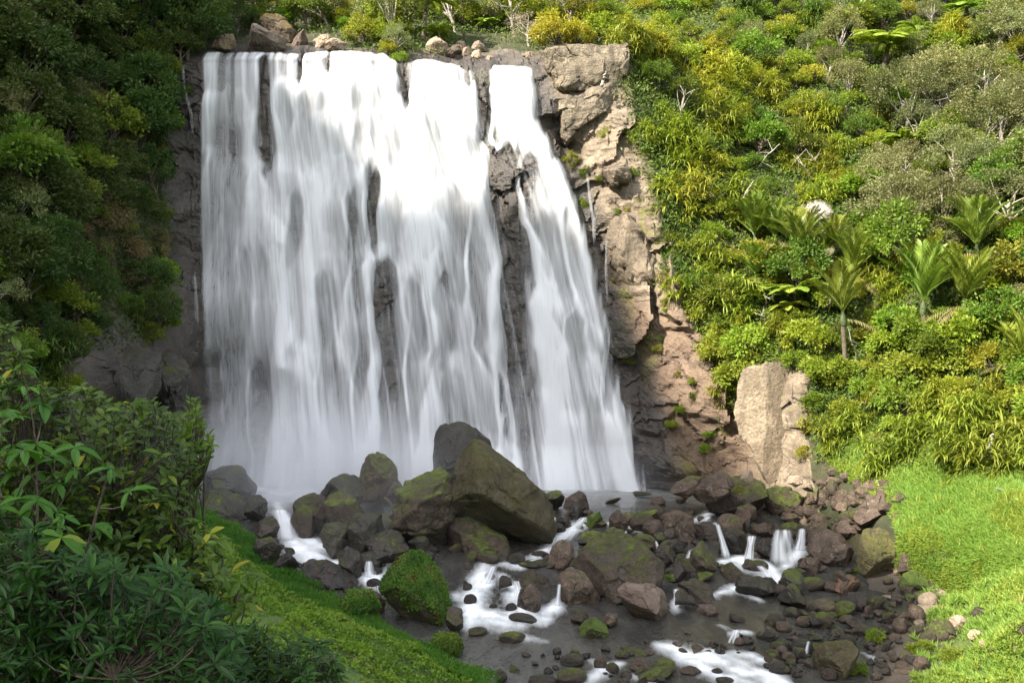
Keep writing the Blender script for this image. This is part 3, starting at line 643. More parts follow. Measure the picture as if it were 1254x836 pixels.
# ------------------------------------------------------------------ water
def seg_dist(U, V, a, b):
    a = np.array(a, float); b = np.array(b, float); d = b - a; L2 = d @ d
    t = np.clip(((U - a[0]) * d[0] + (V - a[1]) * d[1]) / L2, 0, 1)
    qx = a[0] + t * d[0]; qy = a[1] + t * d[1]
    lat = ((U - qx) * d[1] - (V - qy) * d[0]) / math.sqrt(L2)
    return np.hypot(U - qx, V - qy), t * math.sqrt(L2), lat
FOAM = [  # polyline in the photograph, half widths, strength
 ([(340, 618), (350, 650), (368, 668), (392, 678), (425, 690)], [7, 11, 20, 22, 14], 1.0), ([(355, 660), (380, 690), (400, 696)], [10, 12, 8], .8),
 ([(448, 686), (450, 705), (466, 720)], [9, 12, 9], .9), ([(478, 690), (470, 706), (478, 720)], [8, 9, 6], .7),
 ([(598, 690), (592, 712), (575, 735), (580, 760)], [10, 16, 18, 14], 1.0), ([(618, 706), (628, 728), (640, 748), (668, 760)], [8, 12, 14, 8], 1.0), ([(560, 728), (590, 752), (640, 764)], [8, 16, 10], .9), ([(600, 768), (640, 780), (668, 786)], [6, 7, 4], .45),
 ([(730, 640), (705, 645), (688, 657), (678, 668), (655, 682), (625, 692)], [4, 7, 8, 8, 6, 4], .9), ([(676, 640), (674, 660), (668, 674)], [2, 3, 4], .7),
 ([(683, 735), (682, 745), (668, 748)], [5, 9, 5], .9), ([(745, 640), (760, 646), (790, 650)], [4, 4, 3], .6), ([(795, 662), (803, 672)], [4, 4], .7),
 ([(832, 732), (830, 742), (826, 746)], [6, 8, 4], 1.0), ([(834, 690), (842, 712), (846, 722)], [4, 4, 3], .7),
 ([(850, 637), (868, 632)], [6, 6], .9), ([(878, 640), (920, 645)], [5, 4], .85), ([(884, 688), (905, 686), (930, 696), (950, 712)], [9, 8, 10, 12], 1.0), ([(916, 686), (926, 690), (944, 700)], [7, 7, 6], .9), ([(960, 692), (970, 684), (985, 672)], [10, 8, 6], 1.0),
 ([(928, 718), (952, 712), (962, 722)], [6, 8, 8], .8), ([(868, 732), (900, 722), (915, 726), (930, 736)], [4, 6, 5, 5], .8),
 ([(806, 788), (835, 802), (870, 806), (910, 822), (960, 838)], [8, 12, 12, 12, 12], 1.0), ([(830, 806), (860, 820), (900, 836)], [8, 9, 8], .9), ([(900, 800), (935, 812)], [8, 6], .8), ([(896, 776), (918, 776)], [4, 4], .8), ([(880, 765), (893, 772)], [3, 3], .6),
 ([(712, 840), (740, 822), (762, 812)], [8, 8, 5], .8), ([(725, 808), (742, 822)], [4, 6], .8), ([(770, 826), (800, 838)], [5, 6], .5),
 ([(300, 598), (345, 606), (420, 594)], [10, 16, 10], .8), ([(640, 588), (700, 590), (790, 582)], [9, 9, 5], 1.0), ([(690, 600), (760, 596)], [7, 5], .35), ([(880, 828), (920, 838)], [8, 8], .6),
 ([(600, 690), (640, 694), (690, 660)], [4, 4, 4], .5), ([(1075, 806), (1088, 812)], [3, 4], .8), ([(1055, 798), (1068, 806)], [2, 3], .6), ([(958, 830), (975, 824)], [3, 3], .5), ([(986, 786), (990, 800), (985, 810)], [2, 2, 3], .7)]
def build_water():
    xs = np.arange(-24, 30, .13); ys = np.arange(20, 73.5, .13)
    X, Y = np.meshgrid(xs, ys, indexing='ij')
    w = zw(Y)
    U = 627 + F * X / Y; V = 418 - F * (w - CAM_Z) / Y
    foam = np.zeros_like(X)
    wu = U + 6 * (n2(X * 1.2, Y * 1.2, 103) - .5); wv = V + 5 * (n2(X * 1.2, Y * 1.2, 104) - .5)
    for pl, wd, k in FOAM:
        s0 = 0
        for (a, b, wa, wb_) in zip(pl[:-1], pl[1:], wd[:-1], wd[1:]):
            mn = min(a[0], b[0]) - 40, max(a[0], b[0]) + 40, min(a[1], b[1]) - 40, max(a[1], b[1]) + 40
            sel = (U > mn[0]) & (U < mn[1]) & (V > mn[2]) & (V < mn[3])
            if not sel.any(): continue
            d, al, lat = seg_dist(wu[sel], wv[sel], a, b)
            L = math.dist(a, b); ww = wa + (wb_ - wa) * al / L
            st = .50 + 1.5 * (n2(lat / 1.8, (al + s0) / 22, 101) - .45) + .9 * (n2(lat / 5, (al + s0) / 18, 102) - .5)
            val = k * (.30 + 1.15 * n2(lat / 3.4 + s0, (al + s0) / 9, 107)) * np.exp(-(d / ww) ** 2 * 1.0) * np.clip(st + .35 * np.clip(1 - d / ww, 0, 1), 0, 1.1)
            foam[sel] = np.maximum(foam[sel], val); s0 += L
    rip = fbm(np.stack([X.ravel() * .9, Y.ravel() * .55, 0 * X.ravel()], 1), 105, 3).reshape(X.shape)
    fl = fbm(np.stack([X.ravel() * 2.2, Y.ravel() * 2.2, 0 * X.ravel()], 1), 106, 3).reshape(X.shape)
    soft = blur(blur(foam, 5, 0), 5, 1)
    foam = blur(blur(foam, 3, 0), 3, 1)
    Z = w + .035 * rip + soft * (.14 + .10 * fl)
    k = NT('stream_water')
    vec = k.n('ShaderNodeTexCoord').outputs['Object']
    mp = k.n('ShaderNodeMapping', {0: vec, 3: (1.6, .7, 1)}).outputs[0]
    a = k.noise(mp, .8, 4, .6, .6); c = k.noise(mp, 4, 4, .6, .3); f = k.attr('foam')
    dark = k.mix(k.ramp(a, [(.4, (0, 0, 0)), (.65, (1, 1, 1))]), (.036, .035, .032), (.066, .062, .054))
    milk_sheen = k.attr('milk_sheen')
    dark = k.mix(milk_sheen, dark, (.24, .245, .235))
    b = k.n('ShaderNodeBump', {'Height': k.math('ADD', a, k.math('MULTIPLY', c, .35)), 'Strength': .6, 'Distance': .16})
    p1 = k.n('ShaderNodeBsdfPrincipled', {'Base Color': dark, 'Roughness': .22, 'IOR': 1.33, 'Normal': b.outputs[0]})
    p2 = k.n('ShaderNodeBsdfPrincipled', {'Base Color': (.86, .88, .90, 1), 'Roughness': .6})
    fm = k.ramp(k.math('ADD', f, k.math('MULTIPLY', k.math('SUBTRACT', c, .5), .35)), [(.10, (0, 0, 0)), (.85, (1, 1, 1))])
    m = k.end(k.n('ShaderNodeMixShader', {0: fm, 1: p1.outputs[0], 2: p2.outputs[0]}).outputs[0])
    milk_sheen = np.clip(sstep(60, 69, Y) * .75 + .10 * sstep(46, 40, Y) * sstep(2, -2, X - 2), 0, 1)  # milky pool; the front-left part paints in grey sky reflection
    me = np_mesh('water', np.stack([X, Y, Z], -1).reshape(-1, 3), grid_faces(len(xs), len(ys)), m, True, {'foam': foam.ravel(), 'milk_sheen': milk_sheen.ravel()})
    tag(link('water', me), 'dark stream with white rapids running from the pool below the falls', 'stream', kind='structure')
build_water()

def falling_mat():
    k = NT('falling_water')
    d = k.attr('dens'); vec = k.n('ShaderNodeTexCoord').outputs['Object']
    mp = k.n('ShaderNodeMapping', {0: vec, 3: (9, 1.5, .35)}).outputs[0]
    c = k.noise(mp, 1.2, 4, .6)
    a = k.math('ADD', d, k.math('MULTIPLY', k.math('SUBTRACT', c, .5), k.math('MULTIPLY', .34, k.ramp(d, [(0, (0, 0, 0)), (.15, (1, 1, 1))]))))
    a = k.ramp(a, [(.04, (0, 0, 0)), (1.0, (1, 1, 1))])
    df = k.n('ShaderNodeBsdfDiffuse', {'Color': (.90, .91, .94, 1)}); tl = k.n('ShaderNodeBsdfTranslucent', {'Color': (.88, .90, .93, 1)})
    mx = k.n('ShaderNodeMixShader', {0: .35, 1: df.outputs[0], 2: tl.outputs[0]})
    tr = k.n('ShaderNodeBsdfTransparent')
    return k.end(k.n('ShaderNodeMixShader', {0: a, 1: tr.outputs[0], 2: mx.outputs[0]}).outputs[0])
M['falls'] = falling_mat()

def build_falls():
    U, V = gU, gV
    Y = np.full(U.shape, 74.0)
    for _ in range(4):
        X = (U - 627) / F * Y; Z = CAM_Z - (V - 418) / F * Y; Y = .5 * Y + .5 * wall0(X, np.minimum(Z, 30.2))
    X = (U - 627) / F * Y; Z = CAM_Z - (V - 418) / F * Y
    rel = .55 + .7 * DBLUR + .65 * BULGE + .18 * blur(DENS, 9, 1)
    Yf = Y - rel + .6 * (1 - sstep(0, 14, V - Tv(U)))
    out = 1.2 * sstep(540, 600, V)                                # the foot splashes outward
    Yf = Yf - out
    Z = np.maximum(Z, -.05)
    root = tag(link('waterfall', None, None, (0, 73, 0)), 'broad white waterfall fanning down the dark cliff in silky veils', 'waterfall')
    # the part left of the dark central channel and the part right of it
    fu = grid_faces(len(FU), len(FV))[:, ::-1]
    Vt = np.stack([X, Yf - 73, Z], -1).reshape(-1, 3)
    dm = DENS.ravel()[fu].max(1)
    uc = U.ravel()[fu].mean(1); vc = V.ravel()[fu].mean(1)
    split1 = np.interp(vc, [56, 120, 300, 606], [330, 330, 330, 330])
    split = np.interp(vc, [56, 180, 300, 460, 606], [592, 606, 622, 630, 618])
    for nm, sel in (('veil', (uc < split1) & (dm > .01)), ('veil', (uc >= split1) & (uc < split) & (dm > .01)), ('veil', (uc >= split) & (dm > .01))):
        f = fu[sel]; used, inv = np.unique(f, return_inverse=True)
        me = np_mesh('water_veil', Vt[used], inv.reshape(f.shape), M['falls'], True, {'dens': DENS.ravel()[used]})
        link('water_veil', me, root)
build_falls()

def ribbon(name, pts, label, seed, dens=1.0, cat='cascade', group=None, Ys=None, nu=25, nv=40, out=.25):
    """a small fall: (u, v, half width in photo px) knots from top to foot, hung in front of what is behind it"""
    kn = np.array(pts, float); t = np.linspace(0, 1, len(kn)); tt = np.linspace(0, 1, nv)
    cu, cv, cw = (np.interp(tt, t, kn[:, i]) for i in range(3))
    if Ys is None:
        a = hit(kn[-1, 0], kn[-1, 1])[1]; h = (kn[-1, 1] - kn[0, 1]) / F * a
        Ys = (a + .15 + .35 * h, a)
    Yc = Ys[0] + (Ys[1] - Ys[0]) * np.sqrt(tt)
    ss = np.linspace(-1, 1, nu)
    U = cu[None] + ss[:, None] * cw[None]; V = cv[None] + 0 * U
    Yg = Yc[None] - out * (1 - ss[:, None] ** 2) * .6 + 0 * U
    X = (U - 627) / F * Yg; Z = CAM_Z - (V - 418) / F * Yg
    d = np.clip((1 - np.abs(ss[:, None]) ** 1.8) * (.0 + 1.15 * n2(ss[:, None] * 7 + seed * 9, tt[None] * 1.5, seed) + .3 * n2(ss[:, None] * 2 + seed, tt[None] * 2, seed + 3)) * dens, 0, 1) * np.clip(np.minimum(tt * 12, 1), 0, 1)[None] * (1 - .7 * sstep(.82, 1, tt))[None]
    c = np.array([X.mean(), Yg.mean(), Z.min()])
    me = np_mesh(name, (np.stack([X, Yg, Z], -1) - c).reshape(-1, 3), grid_faces(nu, nv)[:, ::-1], M['falls'], True, {'dens': d.ravel()})
    return tag(link(name, me, None, c), label, cat, group)
# ------------------------------------------------------------------ rocks
def poly_radius(poly, c, th):
    """distance from c to the polygon's outline in each direction th (screen axes, v downwards)"""
    P = np.array(poly, float) - c; Q = np.roll(P, -1, 0); R = np.zeros(len(th))
    dx, dy = np.cos(th), np.sin(th)
    for a, b in zip(P, Q):
        e = b - a; den = dx * e[1] - dy * e[0]
        with np.errstate(divide='ignore', invalid='ignore'):
            t = (a[0] * e[1] - a[1] * e[0]) / den; s = (a[0] * dy - a[1] * dx) / den
        ok = (s >= -1e-6) & (s <= 1 + 1e-6) & (t > 0)
        R = np.where(ok, np.maximum(R, np.where(ok, t, 0)), R)
    return R

def facet(P, size, rs, n, q, keep=.12, front=None):
    for _ in range(n):
        nn = unit(rs.normal(size=3))
        if front is not None: nn = unit(nn * np.array([1, .5, 1]) + np.array([0, -front, .2]))
        d = P @ nn; lim = np.quantile(d, rs.uniform(*q))
        P = P - np.maximum(d - lim, 0)[:, None] * nn * (1 - keep)
    return P

def roughen(P, size, seed, amp=.10, fine=.03):
    n = unit(P)
    q = P / size
    a = fbm(q * 1.6 + seed, seed, 4); b = fbm(q * 6 + seed, seed + 5, 3); c = np.clip(ridged(q * 1.9 + seed, seed + 9, 3) - .45, 0, 1)
    return P + n * (size * (amp * a + fine * b - amp * .7 * c))[:, None]

def rock(name, poly, label, mat, cat='boulder', group=None, Y=None, depth=None, n=2.4, seed=1, sub=6, cuts=7, amp=.09, planes=(), front=.6, q=(.72, .93), sink=0.0, fine=.035, chip=.07):
    poly = list(poly); us = [p[0] for p in poly]; vs = [p[1] for p in poly]
    w = max(us) - min(us); h = max(vs) - min(vs); rs = np.random.default_rng(seed)
    c = np.array([(max(us) + min(us)) / 2, (max(vs) + min(vs)) / 2])
    if Y is None:
        yf = hit(c[0], max(vs) - .06 * h)[1]
        d = depth or .45 * (w + h) / 2 / F * yf
        Y = yf + .55 * d
    k = Y / F
    d = depth or .45 * (w + h) / 2 * k
    th = np.linspace(-np.pi, np.pi, 361)
    R = poly_radius(poly, c, th)
    Rs = np.convolve(np.pad(R[:-1], 5, mode='wrap'), np.ones(7) / 7, 'same')[5:-5]; R = np.append(Rs, Rs[0])
    D, Fc = ico(sub)
    sp = np.sqrt(D[:, 0] ** 2 + D[:, 2] ** 2); rho = sp ** (2 / n); dep = np.abs(D[:, 1]) ** (2 / n) * np.sign(D[:, 1])
    ang = np.arctan2(-D[:, 2], D[:, 0])
    r = np.interp(ang, th, R) * k * rho
    P = np.stack([np.cos(ang) * r, dep * d, -np.sin(ang) * r], 1)
    size = (w + h) / 4 * k
    P = facet(P, size, rs, cuts, q, front=front)
    for nx, ny, nz, qq in planes:
        nn = unit(np.array([nx, ny, nz], float)); dd = P @ nn; P = P - np.maximum(dd - np.quantile(dd, qq), 0)[:, None] * nn * .93
    P = roughen(P, size, seed, amp, fine)
    P = P + unit(P) * (size * chip * facets3(P / size * np.array([1.7, 1.7, 1.9]) + seed * 3.1, seed + 70, .9))[:, None]
    o = link(name, np_mesh(name, P, Fc, mat, cat != 'rock'), None, px(c[0], c[1], Y) - np.array([0, 0, sink]))
    return tag(o, label, cat, group)

_stone = {}
def stone_mesh(kind, mat, i):
    key = (kind, mat.name, i)
    if key not in _stone:
        rs = np.random.default_rng(100 + i * 7 + (50 if kind == 'round' else 0)); D, Fc = ico(4)
        P = D * np.array([1, .8, .72]) * rs.uniform(.88, 1.1, 3)
        P = facet(P, 1, rs, 4 if kind == 'round' else 10, (.86, .96) if kind == 'round' else (.62, .9))
        P = roughen(P, 1, 300 + i, .06 if kind == 'round' else .11, .03)
        P /= np.abs(P).max(0)
        _stone[key] = np_mesh('stone', P, Fc, mat)
    return _stone[key]

def stone(u, v, w, h, mat, label, name='stone', cat='stone', group=None, kind='block', seed=0, Y=None, tilt=.2):
    """stone whose middle is seen at (u, v), w x h photo px, standing on what is under it"""
    rs = np.random.default_rng(seed * 13 + int(u) * 7 + int(v))
    if Y is None:
        Y = hit(u, v + h * .45)[1]; Y += .4 * w / 2 / F * Y
    k = Y / F
    o = link(name, stone_mesh(kind, mat, int(rs.integers(0, 7))), None, px(u, v, Y))
    o.scale = (w / 2 * k * 1.04, (w * .30 + h * .25) * k, h / 2 * k * 1.06)
    o.rotation_euler = (rs.normal() * .1, rs.normal() * tilt * .5, rs.choice([0, math.pi]) + rs.normal() * .35)
    return tag(o, label, cat, group)

G_PILE = 'boulders of the big pile before the falls'; G_LIP = 'rocks along the lip of the falls'; G_CLIFF = 'blocks and slabs of the right cliff'
# --- the big pile in the middle
rock('boulder', [(544, 640), (550, 600), (560, 570), (572, 546), (581, 537), (593, 541), (614, 560), (640, 580), (669, 607), (679, 640), (674, 670), (650, 674), (620, 668), (600, 655), (575, 652)], 'giant olive-mossed boulder with a sharp peak before the falls', M['rock_olive'], group=G_PILE, Y=54.4, depth=3.4, seed=3, n=2.1, amp=.06, cuts=2, front=.5, fine=.02)
rock('boulder', [(515, 565), (519, 535), (535, 518), (556, 510), (575, 519), (600, 538), (604, 575), (560, 592), (525, 590)], 'grey wet rounded boulder in spray behind the giant mossy one', M['rock_grey'], group=G_PILE, Y=60.5, depth=1.9, seed=4, amp=.05, fine=.02)
rock('boulder', [(430, 590), (438, 565), (458, 552), (482, 549), (489, 566), (490, 610), (455, 625), (428, 612)], 'dark knob-shaped mossy boulder atop the left of the pile', M['rock_mossy'], group=G_PILE, Y=57.5, depth=1.6, seed=5)
rock('boulder', [(482, 580), (508, 558), (528, 565), (546, 553), (560, 575), (562, 650), (545, 690), (500, 700), (474, 650)], 'green-topped boulder wedged in the middle of the pile', M['rock_mossy'], group=G_PILE, Y=53.8, depth=2.0, seed=6, amp=.16)
rock('boulder', [(535, 640), (575, 636), (620, 655), (632, 690), (590, 706), (545, 700)], 'dark brown boulder under the overhang of the giant mossy one', M['rock_mossy'], group=G_PILE, Y=53.2, depth=1.8, seed=7)
rock('boulder', [(388, 612), (405, 585), (432, 578), (452, 590), (452, 640), (400, 650)], 'smooth grey boulder at the misty left end of the pile', M['rock_grey'], group=G_PILE, Y=57.2, depth=1.7, seed=8, amp=.05)
rock('boulder', [(355, 632), (362, 612), (380, 601), (398, 608), (408, 635), (402, 662), (370, 662)], 'dark round boulder on the right bank of the left chute', M['rock_mossy'], group=G_PILE, seed=9, amp=.05)
rock('boulder', [(396, 610), (416, 600), (436, 612), (452, 650), (440, 672), (408, 660)], 'slanting dark boulder with one straight long edge above the left chute', M['rock_mossy'], group=G_PILE, Y=54.6, depth=1.4, seed=10)
rock('boulder', [(390, 660), (396, 635), (412, 628), (428, 645), (432, 676), (410, 688)], 'egg-shaped grey boulder above the left rapids', M['rock_grey'], group=G_PILE, seed=11, amp=.04)
rock('boulder', [(424, 630), (444, 616), (468, 622), (476, 660), (462, 694), (430, 690)], 'brown-grey boulder below the knob-shaped mossy one', M['rock_grey'], group=G_PILE, seed=12)
rock('boulder', [(448, 660), (466, 642), (492, 650), (502, 680), (486, 700), (455, 694)], 'round dark boulder behind the cushion-mossed block', M['rock_wet'], group=G_PILE, seed=13, amp=.05)
rock('boulder', [(414, 678), (422, 666), (438, 668), (444, 690), (440, 716), (420, 712)], 'upright dark stone between the two left rapids', M['rock_wet'], group=G_PILE, seed=14)
rock('boulder', [(560, 655), (590, 648), (612, 668), (606, 700), (575, 706)], 'ferny dark block low in the middle of the pile', M['rock_mossy'], group=G_PILE, Y=52.2, depth=1.2, seed=15)
# --- left of the left chute
G_LEFT = 'misty boulders left of the left chute'
rock('boulder', [(236, 612), (243, 580), (266, 562), (292, 572), (312, 598), (306, 622), (250, 622)], 'large smooth grey boulder half lost in mist at far left', M['rock_grey'], group=G_LEFT, Y=62, depth=1.8, seed=16, amp=.04)
rock('boulder', [(228, 640), (236, 606), (268, 598), (298, 606), (308, 640), (296, 664), (240, 668)], 'broad dark misty boulder below the large smooth grey one', M['rock_grey'], group=G_LEFT, Y=58.5, depth=1.6, seed=17, amp=.05)
rock('boulder', [(300, 630), (304, 606), (318, 600), (327, 615), (324, 640), (306, 644)], 'small upright misty boulder beside the pool outlet', M['rock_grey'], group=G_LEFT, seed=18, amp=.05)
rock('boulder', [(306, 655), (314, 634), (332, 628), (342, 645), (338, 664), (316, 670)], 'dark boulder left of the head of the left chute', M['rock_wet'], group=G_LEFT, seed=19, amp=.05)
rock('boulder', [(300, 680), (312, 660), (330, 656), (346, 672), (342, 690), (310, 694)], 'low wet rock at the grassy bank by the left chute', M['rock_wet'], group=G_LEFT, seed=20)
rock('boulder', [(334, 690), (345, 674), (360, 682), (368, 700), (350, 708)], 'small wet rock on the bank beside the white chute', M['rock_wet'], group=G_LEFT, seed=21)
rock('boulder', [(362, 705), (372, 686), (398, 686), (430, 700), (440, 716), (400, 724)], 'flat dark rock under the foot of the left rapids', M['rock_wet'], group=G_LEFT, seed=22)
stone(352, 676, 16, 11, M['rock_wet'], 'small dark stone standing in the white left chute', group=G_LEFT)
# --- cushion block and bank
rock('boulder', [(462, 742), (468, 715), (488, 686), (520, 675), (545, 687), (557, 712), (552, 748), (545, 770), (505, 776), (470, 764)], 'big block cushioned all over in bright green moss', M['rock_green'], seed=23, amp=.05, depth=1.5, n=2.8, front=.5)
rock('boulder', [(545, 772), (548, 744), (566, 742), (568, 770), (560, 780)], 'small mossy box-shaped rock against the moss-cushioned block', M['rock_mossy'], seed=24, n=3.2)
rock('boulder', [(528, 792), (536, 780), (556, 780), (566, 796), (562, 808), (536, 806)], 'low yellow-green mossy mound at the edge of the left bank', M['rock_green'], seed=25, amp=.04)
rock('boulder', [(416, 742), (430, 726), (452, 726), (466, 746), (466, 764), (430, 762)], 'grassy hump of rock on the left bank above the river', M['rock_green'], seed=26, amp=.04)
rock('boulder', [(436, 724), (456, 720), (474, 740), (470, 756), (446, 744)], 'bare brown rock between grassy hump and moss-cushioned block', M['rock_brown'], seed=27)
# --- stream centre
G_MID = 'boulders in the middle of the stream'
rock('boulder', [(690, 735), (694, 700), (708, 680), (735, 658), (752, 644), (772, 655), (798, 672), (813, 692), (809, 716), (775, 730), (740, 744), (712, 744)], 'large brown pyramid boulder with yellow-green moss on its face', M['rock_mossy'], group=G_MID, seed=28, depth=2.3, n=2.0, amp=.06, cuts=6, front=.8, fine=.025)
rock('boulder', [(680, 735), (684, 705), (696, 690), (715, 700), (735, 730), (732, 745), (700, 744)], 'brown rock leaning at the left foot of the pyramid boulder', M['rock_brown'], group=G_MID, seed=29, amp=.05)
rock('boulder', [(755, 722), (768, 714), (800, 716), (822, 728), (823, 755), (808, 765), (780, 758), (764, 742)], 'smooth bare pinkish slab lying before the pyramid boulder', rock_mat('pinkish_slab', (.13, .09, .07), (.17, .125, .10), (.10, .07, .055), moss=0, rough=.7, bump=.25), group=G_MID, seed=30, amp=.03, n=2.8, fine=.012)
rock('boulder', [(706, 770), (712, 758), (730, 756), (745, 766), (746, 780), (728, 786), (710, 782)], 'round rock with a mossy cap below the pyramid boulder', M['rock_green'], group=G_MID, seed=31, amp=.03)
rock('boulder', [(698, 762), (702, 746), (718, 748), (726, 760), (712, 768)], 'small greenish block behind the round moss-capped rock', M['rock_mossy'], group=G_MID, seed=32)
rock('boulder', [(736, 764), (742, 750), (756, 752), (760, 766), (748, 772)], 'small dark brown block between mossy rock and pinkish slab', M['rock_brown'], group=G_MID, seed=33)
rock('boulder', [(632, 728), (634, 706), (652, 698), (672, 708), (676, 726), (664, 736)], 'yellow-mossed top stone of the stack beside the rapids', M['rock_mossy'], group=G_MID, seed=34, Y=48.5, depth=.8)
rock('boulder', [(631, 748), (634, 720), (652, 716), (664, 728), (662, 752), (640, 754)], 'brown lower block of the stack beside the rapids', M['rock_brown'], group=G_MID, seed=35, n=3, depth=.7)
rock('boulder', [(670, 694), (674, 668), (690, 660), (702, 668), (704, 690), (690, 700)], 'tall red-brown rock beside the small chute', M['rock_brown'], group=G_MID, seed=36)
rock('boulder', [(665, 618), (670, 602), (682, 598), (692, 608), (690, 624), (674, 628)], 'round dark boulder touching the giant mossy one at the pool', M['rock_wet'], group=G_MID, seed=37, amp=.04)
rock('boulder', [(690, 622), (694, 604), (710, 600), (724, 606), (724, 626), (706, 634)], 'jagged rusty-brown rock at the pool edge', M['rock_brown'], group=G_MID, seed=38, amp=.18)
rock('boulder', [(695, 622), (703, 611), (716, 628), (714, 638), (702, 638)], 'grey leaning slab under the jagged rusty rock', M['rock_grey'], group=G_MID, seed=39, n=3)
rock('boulder', [(680, 650), (684, 634), (698, 630), (703, 640), (696, 650)], 'dark wedge rock left of the upper chute', M['rock_wet'], group=G_MID, seed=40)
rock('boulder', [(716, 646), (720, 632), (734, 626), (740, 638), (736, 648)], 'mossy lump standing right of the upper chute', M['rock_green'], group=G_MID, seed=41)
rock('boulder', [(709, 664), (714, 652), (730, 648), (740, 654), (732, 664), (714, 668)], 'low dark-green mossy lump below the upper chute', M['rock_mossy'], group=G_MID, seed=42)
rock('boulder', [(742, 652), (748, 630), (758, 622), (768, 636), (770, 655), (756, 660)], 'small pointed stone behind the tip of the pyramid boulder', M['rock_brown'], group=G_MID, seed=43)
rock('boulder', [(756, 640), (764, 626), (776, 628), (782, 640), (770, 646)], 'small purplish stone at the pool outlet', M['rock_brown'], group=G_MID, seed=44)
rock('boulder', [(776, 640), (780, 626), (804, 624), (810, 640), (796, 648)], 'black rock with dark green moss tufts at the pool outlet', M['rock_mossy'], group=G_MID, seed=45)
rock('boulder', [(806, 655), (812, 630), (830, 622), (848, 632), (850, 655), (828, 664)], 'rounded brown boulder with a green tuft on top by the pool', M['rock_brown'], group=G_MID, seed=46)
rock('boulder', [(838, 708), (848, 676), (866, 656), (878, 656), (881, 690), (872, 708), (850, 716)], 'tall green-flanked wedge left of the thin right chute', M['rock_mossy'], group=G_MID, seed=47)
rock('boulder', [(850, 664), (856, 640), (872, 634), (882, 650), (876, 664)], 'dark mossy rock under the upper lip of the right chute', M['rock_mossy'], group=G_MID, seed=48)
rock('boulder', [(882, 678), (885, 650), (898, 645), (918, 650), (914, 676), (900, 684)], 'wet dark block with water pouring over both its sides', M['rock_wet'], group=G_MID, seed=49, n=3.2)
rock('boulder', [(920, 656), (922, 644), (938, 640), (950, 648), (948, 658), (932, 660)], 'smooth round brown rock above the right chutes', M['rock_brown'], group=G_MID, seed=50, amp=.04)
rock('boulder', [(922, 678), (926, 662), (942, 658), (954, 672), (952, 684), (936, 688)], 'dark glossy boulder between the two right chutes', M['rock_wet'], group=G_MID, seed=51, amp=.04)
rock('boulder', [(878, 708), (882, 692), (896, 688), (912, 698), (914, 710), (896, 714)], 'low round rock with mossy crown under the thin right chute', M['rock_mossy'], group=G_MID, seed=52)
rock('boulder', [(908, 694), (914, 684), (930, 688), (936, 698), (922, 700)], 'flat black rock amid the right rapids', M['rock_wet'], group=G_MID, seed=53)
rock('boulder', [(826, 738), (832, 716), (852, 708), (872, 718), (876, 734), (850, 740)], 'low broad greenish boulder right of the pinkish slab', M['rock_mossy'], group=G_MID, seed=54)
rock('boulder', [(818, 700), (822, 690), (840, 690), (846, 708), (836, 716)], 'small black rock beside the smallest chute', M['rock_wet'], group=G_MID, seed=55)
rock('boulder', [(800, 690), (806, 668), (822, 662), (832, 680), (826, 700)], 'dark leaning rock right behind the pyramid boulder', M['rock_wet'], group=G_MID, seed=56)
rock('boulder', [(900, 724), (908, 706), (950, 708), (966, 722), (960, 732), (915, 734)], 'wide wet rock below the right rapids', M['rock_wet'], group=G_MID, seed=57, amp=.05)
rock('boulder', [(849, 750), (856, 740), (874, 740), (881, 748), (870, 756), (854, 756)], 'flat red-brown rock alone in the dark stream', M['rock_brown'], group=G_MID, seed=58)
# --- right of the pool
G_POOL = 'large rocks between pool and right bank'
rock('boulder', [(820, 602), (828, 590), (848, 580), (866, 584), (860, 600), (838, 610)], 'sharp-edged brown rock at the right end of the pool', M['rock_brown'], group=G_POOL, seed=60, Y=60.5)
rock('boulder', [(846, 606), (860, 590), (884, 575), (896, 580), (892, 604), (866, 616), (852, 614)], 'sloping flat-faced brown rock left of the grass-tufted block', M['rock_brown'], group=G_POOL, seed=61, Y=59.5, n=3, amp=.05)
rock('boulder', [(864, 620), (880, 596), (900, 582), (918, 578), (938, 592), (938, 622), (918, 638), (880, 636)], 'massive mossy block with tan top right of the pool', M['rock_mossy'], group=G_POOL, seed=62, depth=1.8)
rock('boulder', [(896, 640), (904, 622), (920, 614), (934, 624), (936, 640), (916, 646)], 'plain brown rock at the foot of the massive mossy block', M['rock_brown'], group=G_POOL, seed=63)
rock('boulder', [(936, 622), (939, 598), (952, 591), (972, 600), (990, 612), (986, 632), (956, 638)], 'square brown block with a yellow mossy edge', M['rock_mossy'], group=G_POOL, seed=64, n=3)
rock('boulder', [(906, 586), (912, 576), (922, 577), (926, 588), (914, 592)], 'small pale round stone on the massive mossy block', M['rock_tan'], group=G_POOL, seed=65, Y=56.5)
rock('boulder', [(984, 624), (990, 602), (1004, 596), (1012, 606), (1006, 628), (992, 632)], 'shaded brown wedge beside the square mossy-edged block', M['rock_brown'], group=G_POOL, seed=66)
rock('boulder', [(1010, 612), (1014, 592), (1024, 586), (1034, 594), (1034, 612), (1024, 618)], 'round greenish boulder below the flax-covered slope', M['rock_mossy'], group=G_POOL, seed=67)
rock('boulder', [(982, 598), (984, 592), (992, 590), (998, 595), (996, 602), (986, 602)], 'small pale egg-shaped stone under the tall tan slab', M['rock_tan'], group=G_POOL, seed=68, Y=56, amp=.03)
rock('boulder', [(963, 590), (968, 580), (980, 580), (986, 590), (974, 596)], 'pale lump at the right foot of the tall tan slab', M['rock_tan'], group=G_POOL, seed=69, Y=58)
rock('boulder', [(1022, 622), (1030, 612), (1044, 612), (1050, 622), (1036, 630)], 'purplish-brown oval stone below the round greenish boulder', M['rock_brown'], group=G_POOL, seed=70)
